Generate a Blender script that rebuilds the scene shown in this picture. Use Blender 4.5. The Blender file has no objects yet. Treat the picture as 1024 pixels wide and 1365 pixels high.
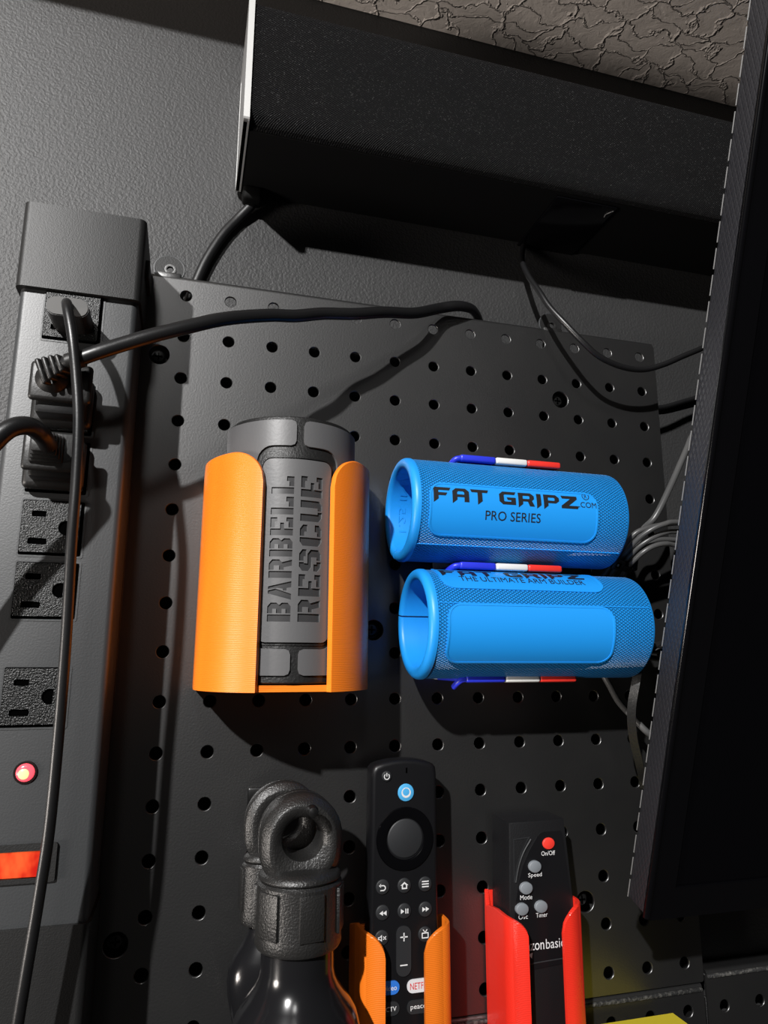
import bpy, bmesh, math, random
from mathutils import Vector, Matrix, geometry
import numpy as np
random.seed(3)
SC = bpy.context.scene
COL = SC.collection
PI = math.pi

# ------------------------------------------------------------------ camera
# scene frame in millimetres: X right, Z up, h = distance out from the pegboard face (h -> -Y)
cam_d = bpy.data.cameras.new('camera'); cam = bpy.data.objects.new('camera', cam_d); COL.objects.link(cam)
right = Vector((0.96256706, -0.27101893, 0.00365881)); fwd = Vector((0.26473702, 0.94297953, 0.20175214))
right.normalize(); fwd.normalize(); up = right.cross(fwd).normalized(); fwd = up.cross(right)
M = Matrix((right, up, -fwd)).transposed().to_4x4(); M.translation = Vector((0.0106603, -0.39007471, -0.20480959))
cam.matrix_world = M
cam_d.sensor_fit = 'HORIZONTAL'; cam_d.sensor_width = 36; cam_d.lens = 930.06 / 1024 * 36
cam_d.clip_start = 0.01; cam_d.clip_end = 50
SC.camera = cam
# ------------------------------------------------------------------ world and lights
w = bpy.data.worlds.new('world'); SC.world = w; w.use_nodes = True
w.node_tree.nodes['Background'].inputs[0].default_value = (1.0, 0.93, 0.87, 1)
w.node_tree.nodes['Background'].inputs[1].default_value = 0.018
SC.view_settings.view_transform = 'Standard'; SC.view_settings.look = 'None'
SC.view_settings.gamma = 1; SC.view_settings.exposure = 0.0
SC.view_settings.use_curve_mapping = False

def V(X, h, Z): return Vector((X / 1000, -h / 1000, Z / 1000))

def lamp(name, target, slope, dist, size, power, color):
    ld = bpy.data.lights.new(name, 'AREA'); ld.shape = 'DISK'; ld.size = size; ld.energy = power; ld.color = color
    o = bpy.data.objects.new(name, ld); COL.objects.link(o)
    t = V(*target); p = t + V(-slope[0], 1, -slope[1]).normalized() * dist
    o.location = p; o.rotation_euler = (t - p).to_track_quat('-Z', 'Y').to_euler()
    return o
lamp('ceiling_lamp_light', (60, 0, -100), (0.64, -0.60), 2.36, 0.055, 84, (1, 0.985, 0.97))
lamp('room_lamp_light', (60, 0, -100), (0.22, -0.70), 2.0, 0.22, 3.2, (1, 0.98, 0.96))
# fill light added low on the left: rakes the ceiling, barely reaches the wall
lamp('ceiling_fill_light', (330, 10, 249), (3.5, 1.6), 1.9, 0.35, 16, (1, 0.92, 0.85))

# ------------------------------------------------------------------ materials
def mat(name, col, rough=.5, metal=0, bump=None, emit=None, coat=0, spec=.5, var=None, trans=0, detail=3, ior=1.5):
    m = bpy.data.materials.new(name); m.use_nodes = True; nt = m.node_tree; b = nt.nodes['Principled BSDF']
    b.inputs['Base Color'].default_value = (*col, 1); b.inputs['Roughness'].default_value = rough
    b.inputs['Metallic'].default_value = metal; b.inputs['Coat Weight'].default_value = coat
    b.inputs['Specular IOR Level'].default_value = spec
    b.inputs['Transmission Weight'].default_value = trans; b.inputs['IOR'].default_value = ior
    if emit: b.inputs['Emission Color'].default_value = (*emit[0], 1); b.inputs['Emission Strength'].default_value = emit[1]
    tc = nt.nodes.new('ShaderNodeTexCoord'); geo = nt.nodes.new('ShaderNodeNewGeometry')
    if bump:
        sc, dist = bump
        n = nt.nodes.new('ShaderNodeTexNoise'); n.inputs['Scale'].default_value = sc; n.inputs['Detail'].default_value = detail
        nt.links.new(geo.outputs['Position'], n.inputs['Vector'])
        bp = nt.nodes.new('ShaderNodeBump'); bp.inputs['Distance'].default_value = dist; bp.inputs['Strength'].default_value = 1
        nt.links.new(n.outputs[0], bp.inputs['Height']); nt.links.new(bp.outputs[0], b.inputs['Normal'])
    if var:
        sc, col2, lo, hi = var
        n = nt.nodes.new('ShaderNodeTexNoise'); n.inputs['Scale'].default_value = sc; n.inputs['Detail'].default_value = 6
        nt.links.new(geo.outputs['Position'], n.inputs['Vector'])
        mr = nt.nodes.new('ShaderNodeMapRange'); mr.inputs[1].default_value = lo; mr.inputs[2].default_value = hi
        nt.links.new(n.outputs[0], mr.inputs[0])
        mx = nt.nodes.new('ShaderNodeMix'); mx.data_type = 'RGBA'
        mx.inputs[6].default_value = (*col, 1); mx.inputs[7].default_value = (*col2, 1)
        nt.links.new(mr.outputs[0], mx.inputs[0]); nt.links.new(mx.outputs[2], b.inputs['Base Color'])
    return m

def nodes_of(m): return m.node_tree.nodes, m.node_tree.links, m.node_tree.nodes['Principled BSDF']

def math_n(nt, op, a, b=None, c=None):
    n = nt.nodes.new('ShaderNodeMath'); n.operation = op
    for i, x in enumerate((a, b, c)):
        if x is None: continue
        if isinstance(x, (int, float)): n.inputs[i].default_value = x
        else: nt.links.new(x, n.inputs[i])
    return n.outputs[0]

def knurl(m, pitch, slope, dist, width=.22, base=None):
    """diamond relief from the UV map, whose unit is a millimetre"""
    nt = m.node_tree; b = nt.nodes['Principled BSDF']
    uv = nt.nodes.new('ShaderNodeUVMap'); uv.uv_map = 'mm'
    s = nt.nodes.new('ShaderNodeSeparateXYZ'); nt.links.new(uv.outputs[0], s.inputs[0])
    v = math_n(nt, 'MULTIPLY', s.outputs[1], slope)
    hs = []
    for op in ('ADD', 'SUBTRACT'):
        a = math_n(nt, 'DIVIDE', math_n(nt, op, s.outputs[0], v), pitch)
        t = math_n(nt, 'MULTIPLY', math_n(nt, 'ABSOLUTE', math_n(nt, 'SUBTRACT', math_n(nt, 'FRACT', a), .5)), 2)
        hs.append(math_n(nt, 'MINIMUM', math_n(nt, 'DIVIDE', math_n(nt, 'SUBTRACT', 1.0, t), width), 1))
    h = math_n(nt, 'MINIMUM', hs[0], hs[1])
    bp = nt.nodes.new('ShaderNodeBump'); bp.inputs['Distance'].default_value = dist
    nt.links.new(h, bp.inputs['Height']); nt.links.new(bp.outputs[0], b.inputs['Normal'])
    return m

MT = {}
MT['board'] = mat('board black powder coat', (.006, .006, .0062), .385, bump=(900, .00006), var=(35, (.0085, .0083, .008), .45, .75), spec=1, ior=1.72)
MT['wall'] = mat('wall charcoal paint', (.025, .025, .0254), .55, bump=(650, .00034), var=(18, (.029, .029, .0293), .5, .8), detail=2, spec=.6, ior=1.5)
MT['strip'] = mat('strip grey powder coat', (.030, .032, .034), .46, bump=(1100, .00006), spec=.8)
MT['cap'] = mat('cap plastic', (.010, .010, .010), .5, bump=(1500, .0001),spec=.5)
MT['outlet'] = mat('outlet plastic', (.0045, .005, .005), .32, bump=(1300, .00045), spec=.5)
MT['lip'] = mat('worn dusty edge', (.03, .03, .03), .4, bump=(900, .0006), var=(500, (.09, .088, .082), .5, .62))
MT['void'] = mat('void black', (.001, .001, .001), .9, spec=0)
MT['rubber'] = mat('cord black rubber', (.008, .008, .0085), .36, bump=(700, .00003))
MT['plug'] = mat('plug black rubber', (.009, .0087, .0084), .42, bump=(600, .0001))
MT['plugface'] = mat('adapter grey face', (.055, .053, .050), .5)
MT['fabric'] = mat('speaker cloth', (.005, .005, .006), .8, spec=.2)
MT['silver'] = mat('brushed silver', (.62, .62, .61), .5, metal=.6)
MT['silverdull'] = mat('dull silver plastic', (.20, .20, .20), .5, metal=.3, bump=(300, .0001))
MT['barblack'] = mat('soundbar black plastic', (.004, .004, .004), .7, spec=.12)
MT['gloss'] = mat('television gloss black', (.002, .002, .0025), .15, spec=.35)
MT['screen'] = mat('television screen', (.0015, .0015, .002), .16, spec=.2)
MT['tvside'] = knurl(mat('television side', (.016, .016, .019), .40, spec=.4), 2.8, .45, .00015, .45)
MT['orange'] = mat('orange printed plastic', (.97, .225, .014), .38)
MT['orangedk'] = mat('orange printed plastic darker', (.86, .19, .012), .42)
MT['red'] = mat('red printed plastic', (.80, .030, .016), .30)
MT['yellow'] = mat('yellow printed plastic', (.62, .50, .03), .45)
for k, sc in (('orange', 3500), ('orangedk', 3500), ('red', 3500), ('yellow', 3000)):   # fine print layers, stacked in Z
    nt = MT[k].node_tree; b = nt.nodes['Principled BSDF']; g = nt.nodes.new('ShaderNodeNewGeometry')
    s = nt.nodes.new('ShaderNodeSeparateXYZ'); nt.links.new(g.outputs[0], s.inputs[0])
    t = math_n(nt, 'SINE', math_n(nt, 'MULTIPLY', s.outputs[2], sc * 2.2))
    bp = nt.nodes.new('ShaderNodeBump'); bp.inputs['Distance'].default_value = .00003
    nt.links.new(t, bp.inputs['Height']); nt.links.new(bp.outputs[0], b.inputs['Normal'])
MT['padgrey'] = mat('sleeve grey pad', (.105, .105, .108), .42, bump=(700, .00004))
MT['padletter'] = mat('sleeve letter floor', (.045, .045, .047), .22, spec=1, ior=1.7)
MT['sleeveblack'] = mat('sleeve black', (.010, .010, .010), .45, bump=(900, .0002))
BL = (.012, .285, .80)
MT['blue'] = mat('grip blue silicone', BL, .42)
MT['blueknurl'] = knurl(mat('grip blue diamond relief', BL, .40), 2.5, 1.45, .0009, .42)
MT['ink'] = mat('black ink', (.010, .010, .012), .5)
MT['stripeblue'] = mat('royal blue plastic', (.025, .040, .62), .35)
MT['stripewhite'] = mat('white plastic', (.72, .72, .70), .35)
MT['stripered'] = mat('red plastic', (.75, .035, .025), .35)
MT['cast'] = mat('black cast plastic', (.014, .0137, .0134), .38, bump=(1100, .00028), spec=.6)
MT['glossblack'] = mat('high gloss black', (.008, .008, .009), .17)
MT['remote'] = mat('remote matte black', (.006, .006, .007), .38, spec=.35)
MT['button'] = mat('remote button', (.020, .021, .023), .5)
MT['white'] = mat('white print', (.75, .75, .75), .5)
MT['alexa'] = mat('light blue button', (.08, .42, .78), .4)
MT['bluebtn'] = mat('blue button', (.03, .17, .62), .4)
MT['whitebtn'] = mat('white button', (.70, .70, .72), .4)
MT['redink'] = mat('red ink', (.65, .02, .02), .5)
MT['greybtn'] = mat('grey rubber button', (.20, .22, .24), .5)
MT['redbtn'] = mat('red rubber button', (.85, .045, .03), .45)
MT['remotegrey'] = mat('remote charcoal plastic', (.009, .009, .010), .42, bump=(1500, .0001), spec=.4)
MT['screw'] = mat('black screw', (.02, .02, .02), .3, metal=.6)
MT['led'] = mat('red indicator', (.8, .05, .06), .2, emit=((1, .07, .10), 1.6))
MT['ledcore'] = mat('red indicator core', (1, .3, .2), .2, emit=((1, .32, .12), 2.5))
MT['grommet'] = mat('led bezel', (.012, .006, .006), .3)
MT['cable'] = mat('black cable jacket', (.075, .075, .075), .34)
MT['strap'] = mat('black strap', (.018, .018, .018), .36, bump=(500, .0002))

# lit red rocker: bright streak in the middle, darker ends
m = mat('lit red rocker', (.35, .01, .006), .12); nt = m.node_tree; b = nt.nodes['Principled BSDF']
g = nt.nodes.new('ShaderNodeNewGeometry'); mp = nt.nodes.new('ShaderNodeMapping'); mp.inputs['Scale'].default_value = (130, 1, 70)
nz = nt.nodes.new('ShaderNodeTexNoise'); nz.inputs['Scale'].default_value = 1; nz.inputs['Detail'].default_value = 3
nt.links.new(g.outputs[0], mp.inputs[0]); nt.links.new(mp.outputs[0], nz.inputs['Vector'])
cr = nt.nodes.new('ShaderNodeValToRGB'); e = cr.color_ramp.elements
e[0].position = .38; e[0].color = (.22, .004, .002, 1); e[1].position = .66; e[1].color = (1, .16, .035, 1)
nt.links.new(nz.outputs[0], cr.inputs[0]); nt.links.new(cr.outputs[0], b.inputs['Emission Color']); b.inputs['Emission Strength'].default_value = .8
MT['rocker'] = m

# soundbar cloth: fine twill ridges and pale lint specks
m = MT['fabric']; nt = m.node_tree; b = nt.nodes['Principled BSDF']
g = nt.nodes.new('ShaderNodeNewGeometry'); s = nt.nodes.new('ShaderNodeSeparateXYZ'); nt.links.new(g.outputs[0], s.inputs[0])
nz = nt.nodes.new('ShaderNodeTexNoise'); nz.inputs['Scale'].default_value = 260; nt.links.new(g.outputs[0], nz.inputs['Vector'])
wob = math_n(nt, 'MULTIPLY', nz.outputs[0], .0012)
a = math_n(nt, 'SINE', math_n(nt, 'MULTIPLY', math_n(nt, 'ADD', math_n(nt, 'SUBTRACT', s.outputs[2], math_n(nt, 'MULTIPLY', s.outputs[0], .9)), wob), 2 * PI / .00125))
c = math_n(nt, 'SINE', math_n(nt, 'MULTIPLY', math_n(nt, 'ADD', s.outputs[0], math_n(nt, 'MULTIPLY', s.outputs[2], .3)), 2 * PI / .0009))
hgt = math_n(nt, 'ADD', a, math_n(nt, 'MULTIPLY', c, .7))
bp = nt.nodes.new('ShaderNodeBump'); bp.inputs['Distance'].default_value = .0006
nt.links.new(hgt, bp.inputs['Height']); nt.links.new(bp.outputs[0], b.inputs['Normal'])
sp = nt.nodes.new('ShaderNodeTexNoise'); sp.inputs['Scale'].default_value = 1300; sp.inputs['Detail'].default_value = 1; nt.links.new(g.outputs[0], sp.inputs['Vector'])
cr = nt.nodes.new('ShaderNodeValToRGB'); e = cr.color_ramp.elements
e[0].position = .62; e[0].color = (.0045, .0045, .0052, 1); e[1].position = .80; e[1].color = (.085, .085, .085, 1)
nt.links.new(sp.outputs[0], cr.inputs[0]); nt.links.new(cr.outputs[0], b.inputs['Base Color'])

# ceiling: brushed, crow's-foot plaster
m = mat('ceiling brushed plaster', (.66, .60, .55), .75); nt = m.node_tree; b = nt.nodes['Principled BSDF']
g = nt.nodes.new('ShaderNodeNewGeometry')
nz = nt.nodes.new('ShaderNodeTexNoise'); nz.inputs['Scale'].default_value = 42; nz.inputs['Detail'].default_value = 4; nt.links.new(g.outputs[0], nz.inputs['Vector'])
va = nt.nodes.new('ShaderNodeVectorMath'); va.operation = 'MULTIPLY_ADD'; va.inputs[1].default_value = (.045, .045, 0)
nt.links.new(nz.outputs[1], va.inputs[0]); nt.links.new(g.outputs[0], va.inputs[2])
mp = nt.nodes.new('ShaderNodeMapping'); mp.inputs['Scale'].default_value = (34, 66, 1); mp.inputs['Rotation'].default_value = (0, 0, .5)
nt.links.new(va.outputs[0], mp.inputs[0])
vo = nt.nodes.new('ShaderNodeTexVoronoi'); vo.feature = 'DISTANCE_TO_EDGE'; vo.voronoi_dimensions = '2D'; vo.inputs['Scale'].default_value = 1
nt.links.new(mp.outputs[0], vo.inputs['Vector'])
r1 = math_n(nt, 'SUBTRACT', 1, math_n(nt, 'MINIMUM', math_n(nt, 'DIVIDE', vo.outputs['Distance'], .07), 1))
mp2 = nt.nodes.new('ShaderNodeMapping'); mp2.inputs['Scale'].default_value = (55, 170, 1); mp2.inputs['Rotation'].default_value = (0, 0, -.55); nt.links.new(va.outputs[0], mp2.inputs[0])
n2 = nt.nodes.new('ShaderNodeTexNoise'); n2.inputs['Scale'].default_value = 1; n2.inputs['Detail'].default_value = 3; nt.links.new(mp2.outputs[0], n2.inputs['Vector'])
hh = math_n(nt, 'ADD', math_n(nt, 'MULTIPLY', r1, .8), math_n(nt, 'MULTIPLY', n2.outputs[0], .6))
bp = nt.nodes.new('ShaderNodeBump'); bp.inputs['Distance'].default_value = .0016
nt.links.new(hh, bp.inputs['Height']); nt.links.new(bp.outputs[0], b.inputs['Normal'])
MT['ceiling'] = m

# ------------------------------------------------------------------ mesh helpers (all in mm, X,h,Z)
def tagit(o, label, cat, group=None):
    o['label'] = label; o['category'] = cat
    if group: o['group'] = group
def thing(name, label, cat, loc, group=None):
    o = bpy.data.objects.new(name, None); o.empty_display_size = .01; o.location = V(*loc); COL.objects.link(o)
    tagit(o, label, cat, group); return o
def world_loc(o):
    l = o.location.copy(); p = o.parent
    while p: l += p.location; p = p.parent
    return l
def mk(name, verts, faces, material, parent=None, smooth=False, uv=None, label=None, sharp=40, mats=None, fmat=None):
    """verts are (X,h,Z) in mm in the scene frame; stored relative to the parent"""
    me = bpy.data.meshes.new(name)
    off = world_loc(parent) if parent else Vector((0, 0, 0))
    me.from_pydata([V(*v) - off for v in verts], [], faces)
    if mats:
        for q in mats: me.materials.append(q)
        for p, i in zip(me.polygons, fmat): p.material_index = i
    else: me.materials.append(material)
    bm = bmesh.new(); bm.from_mesh(me); bmesh.ops.recalc_face_normals(bm, faces=bm.faces)
    bm.to_mesh(me); bm.free()
    if uv is not None:
        l = me.uv_layers.new(name='mm')
        for lp in me.loops: l.data[lp.index].uv = uv[lp.vertex_index]
    if smooth:
        me.polygons.foreach_set('use_smooth', [True] * len(me.polygons))
        me.set_sharp_from_angle(angle=math.radians(sharp))
    o = bpy.data.objects.new(name, me); COL.objects.link(o)
    if parent: o.parent = parent
    if label: o['label'] = label
    return o

def cr_path(pts, n=10):
    out = []; P = [Vector(p) for p in pts]
    P = [2 * P[0] - P[1]] + P + [2 * P[-1] - P[-2]]
    for i in range(1, len(P) - 2):
        a, b, c, d = P[i - 1:i + 3]
        for k in range(n):
            t = k / n
            out.append(.5 * ((2 * b) + (c - a) * t + (2 * a - 5 * b + 4 * c - d) * t * t + (-a + 3 * b - 3 * c + d) * t ** 3))
    out.append(P[-2]); return out

def tube(name, pts, r, material, parent=None, n=10, seg=14, flat=1.0, upv=(0, 1, 0), label=None):
    """swept tube; pts (X,h,Z); flat squeezes it along the up vector"""
    path = cr_path(pts, n) if len(pts) > 2 else [Vector(p) for p in pts]
    V_, F_ = [], []; u = Vector(upv)
    for i, p in enumerate(path):
        t = (path[min(i + 1, len(path) - 1)] - path[max(i - 1, 0)]).normalized()
        u = (u - t * u.dot(t))
        u = u.normalized() if u.length > 1e-6 else t.orthogonal().normalized()
        s = t.cross(u); rr = r[i] if isinstance(r, list) else r
        for k in range(seg):
            a = 2 * PI * k / seg
            V_.append(p + s * math.cos(a) * rr + u * math.sin(a) * rr * flat)
    for i in range(len(path) - 1):
        for k in range(seg):
            a, b = i * seg + k, i * seg + (k + 1) % seg
            F_.append((a, b, b + seg, a + seg))
    F_.append(tuple(range(seg))); F_.append(tuple(range(len(V_) - seg, len(V_))))
    return mk(name, V_, F_, material, parent, smooth=True, label=label, sharp=60)

def rbox(c, s, r=1.0, seg=2, rot=None):
    """rounded box -> (verts, faces) centre c, size s (X,h,Z); rot = 3x3 Matrix in (X,h,Z) space"""
    bm = bmesh.new(); bmesh.ops.create_cube(bm, size=1)
    for v in bm.verts: v.co = Vector((v.co.x * s[0], v.co.y * s[1], v.co.z * s[2]))
    if r > 0: bmesh.ops.bevel(bm, geom=bm.edges[:], offset=min(r, min(s) * .49), segments=seg, profile=.5, affect='EDGES')
    bm.verts.ensure_lookup_table()
    vs = [(rot @ v.co if rot else v.co) + Vector(c) for v in bm.verts]
    fs = [tuple(v.index for v in f.verts) for f in bm.faces]; bm.free()
    return vs, fs
def merge(*parts):
    V_, F_ = [], []
    for v, f in parts:
        k = len(V_); V_ += list(v); F_ += [tuple(i + k for i in q) for q in f]
    return V_, F_
def box(name, lo, hi, material, parent=None, r=1.0, seg=2, label=None):
    c = [(a + b) / 2 for a, b in zip(lo, hi)]; s = [b - a for a, b in zip(lo, hi)]
    v, f = rbox(c, s, r, seg); return mk(name, v, f, material, parent, smooth=True, label=label)

def rrect(x0, z0, x1, z1, r, n=5):
    P = []
    for cx, cz, a0 in ((x1 - r, z1 - r, 0), (x0 + r, z1 - r, 90), (x0 + r, z0 + r, 180), (x1 - r, z0 + r, 270)):
        for k in range(n + 1):
            a = math.radians(a0 + 90 * k / n); P.append((cx + r * math.cos(a), cz + r * math.sin(a)))
    return P
def circ(cx, cz, r, n=24, rz=None):
    return [(cx + r * math.cos(2 * PI * k / n), cz + (rz or r) * math.sin(2 * PI * k / n)) for k in range(n)]
def inpoly(P, x, y):
    P = np.array(P); x1, y1 = P[:, 0], P[:, 1]; x2, y2 = np.roll(x1, -1), np.roll(y1, -1)
    x = np.asarray(x)[:, None]; y = np.asarray(y)[:, None]
    with np.errstate(divide='ignore', invalid='ignore'):
        cr = ((y1 > y) != (y2 > y)) & (x < (x2 - x1) * (y - y1) / (y2 - y1) + x1)
    return cr.sum(1) % 2 == 1
def densify(P, step):
    if not step: return list(P)
    out = []
    for i, a in enumerate(P):
        b = P[(i + 1) % len(P)]; n = max(1, int(math.ceil(math.dist(a, b) / step)))
        out += [(a[0] + (b[0] - a[0]) * k / n, a[1] + (b[1] - a[1]) * k / n) for k in range(n)]
    return out
def plate(outer, holes, mapf, lo, hi, step=0, grid=0, back=True):
    """flat or curved plate from outlines in (u,v): mapf(u,v,level)->(X,h,Z). returns verts, faces, uv"""
    loops = [densify(outer, step)] + [densify(h, step) for h in holes]
    pts, edges = [], []
    for L in loops:
        k = len(pts); pts += L; edges += [(k + i, k + (i + 1) % len(L)) for i in range(len(L))]
    nb = len(pts)
    if grid:
        o = np.array(loops[0]); gx = np.arange(o[:, 0].min() + grid / 2, o[:, 0].max(), grid); gy = np.arange(o[:, 1].min() + grid / 2, o[:, 1].max(), grid)
        X, Y = np.meshgrid(gx, gy); X, Y = X.ravel(), Y.ravel(); k = inpoly(loops[0], X, Y)
        for L in loops[1:]: k &= ~inpoly(L, X, Y)
        pts += list(zip(X[k].tolist(), Y[k].tolist()))
    vo, eo, fo, ov, _, _ = geometry.delaunay_2d_cdt([Vector(p) for p in pts], edges, [], 0, 1e-5)
    cx = [sum(vo[i].x for i in f) / len(f) for f in fo]; cy = [sum(vo[i].y for i in f) / len(f) for f in fo]
    keep = inpoly(loops[0], cx, cy)
    for L in loops[1:]: keep &= ~inpoly(L, cx, cy)
    F = [tuple(f) for f, q in zip(fo, keep) if q]; inv = {}
    for i, l in enumerate(ov):
        for j in l: inv[j] = i
    n = len(vo)
    verts = [mapf(v.x, v.y, hi) for v in vo] + [mapf(v.x, v.y, lo) for v in vo]
    uv = [(v.x, v.y) for v in vo] * 2
    faces = list(F)
    if back: faces += [tuple(i + n for i in reversed(f)) for f in F]
    for a, b in edges:
        a, b = inv[a], inv[b]
        if a != b: faces.append((a, b, b + n, a + n))
    used = sorted({i for f in faces for i in f}); mp = {i: k for k, i in enumerate(used)}
    return [verts[i] for i in used], [tuple(mp[i] for i in f) for f in faces], [uv[i] for i in used]
flatmap = lambda u, v, l: (u, l, v)

def text_mesh(s, size, font_shear=0.0, bold=0.0, spacing=1.0):
    cu = bpy.data.curves.new('lettering', 'FONT'); cu.body = s; cu.size = size; cu.shear = font_shear; cu.offset = bold
    cu.space_character = spacing; cu.resolution_u = 3; cu.align_x = 'LEFT'
    o = bpy.data.objects.new('lettering_source', cu); COL.objects.link(o); bpy.context.view_layer.update()
    me = bpy.data.meshes.new_from_object(o.evaluated_get(bpy.context.evaluated_depsgraph_get()))
    vs = [(v.co.x, v.co.y) for v in me.vertices]; fs = [tuple(p.vertices) for p in me.polygons]
    bpy.data.objects.remove(o); bpy.data.curves.remove(cu); bpy.data.meshes.remove(me)
    return vs, fs
def text_to(s, mapf, x0, z0, width, height, bold=0.0, level=0, spacing=1.0):
    """text fitted into a box; returns (verts, faces)"""
    vs, fs = text_mesh(s, 10, bold=bold, spacing=spacing)
    xs = [v[0] for v in vs]; ys = [v[1] for v in vs]
    sx = width / (max(xs) - min(xs)); sy = height / (max(ys) - min(ys))
    return [mapf(x0 + (x - min(xs)) * sx, z0 + (y - min(ys)) * sy, level) for x, y in vs], fs
def prism_disc(name, cx, cz, r, h0, h1, material, parent=None, n=28, bev=.4, label=None, rz=None):
    """round button, axis along h, softened front edge"""
    rz = rz or r; V_, F_ = [], []
    rings = [(1, h0), (1, h1 - bev), (1 - bev * .5 / r, h1 - bev * .25), (1 - bev / r, h1)]
    for f, h in rings:
        for k in range(n):
            a = 2 * PI * k / n; V_.append((cx + r * f * math.cos(a), h, cz + rz * f * math.sin(a)))
    for i in range(len(rings) - 1):
        for k in range(n): F_.append((i * n + k, i * n + (k + 1) % n, (i + 1) * n + (k + 1) % n, (i + 1) * n + k))
    F_.append(tuple(range(n))); F_.append(tuple(range(3 * n, 4 * n)))
    return mk(name, V_, F_, material, parent, smooth=True, label=label)
def ring(name, cx, cz, ro, ri, h0, h1, material, parent=None, n=40, label=None, rz=1.0):
    """ring with rounded section, axis along h"""
    V_, F_ = [], []; m = 8; cr = (ro + ri) / 2; w2 = (ro - ri) / 2; hc = (h0 + h1) / 2; hh = (h1 - h0) / 2
    for k in range(n):
        a = 2 * PI * k / n
        for j in range(m):
            b = 2 * PI * j / m; c, s = math.cos(b), math.sin(b)
            c = math.copysign(abs(c) ** .5, c); s = math.copysign(abs(s) ** .5, s)
            r = cr + w2 * c; V_.append((cx + r * math.cos(a), hc + hh * s, cz + r * math.sin(a) * rz))
    for k in range(n):
        for j in range(m):
            a, b = k * m + j, k * m + (j + 1) % m; c, d = ((k + 1) % n) * m + (j + 1) % m, ((k + 1) % n) * m + j
            F_.append((a, b, c, d))
    return mk(name, V_, F_, material, parent, smooth=True, label=label, sharp=50)
def lathe(name, cx, ch, prof, material, parent=None, n=48, label=None):
    """turned about the vertical; prof = [(r,z)]"""
    V_, F_ = [], []
    for r, z in prof:
        for k in range(n):
            a = 2 * PI * k / n; V_.append((cx + r * math.cos(a), ch + r * math.sin(a), z))
    for i in range(len(prof) - 1):
        for k in range(n): F_.append((i * n + k, i * n + (k + 1) % n, (i + 1) * n + (k + 1) % n, (i + 1) * n + k))
    F_.append(tuple(range(n))); F_.append(tuple(range(len(V_) - n, len(V_))))
    return mk(name, V_, F_, material, parent, smooth=True, label=label, sharp=35)

# ------------------------------------------------------------------ setting: wall and ceiling
WALL_H = -19
v, f = rbox((150, WALL_H - 10, -150), (1500, 20, 1700), 0)
wl = mk('wall_back', v, f, MT['wall']); wl['kind'] = 'structure'; wl['label'] = 'charcoal painted wall with orange peel texture behind the pegboard'
v, f = rbox((150, WALL_H + 62, 349), (1500, 124, 200), 2)
cl = mk('ceiling', v, f, MT['ceiling'], smooth=True); cl['kind'] = 'structure'; cl['label'] = 'grey beige ceiling with brushed plaster ridges above the soundbar'

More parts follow.
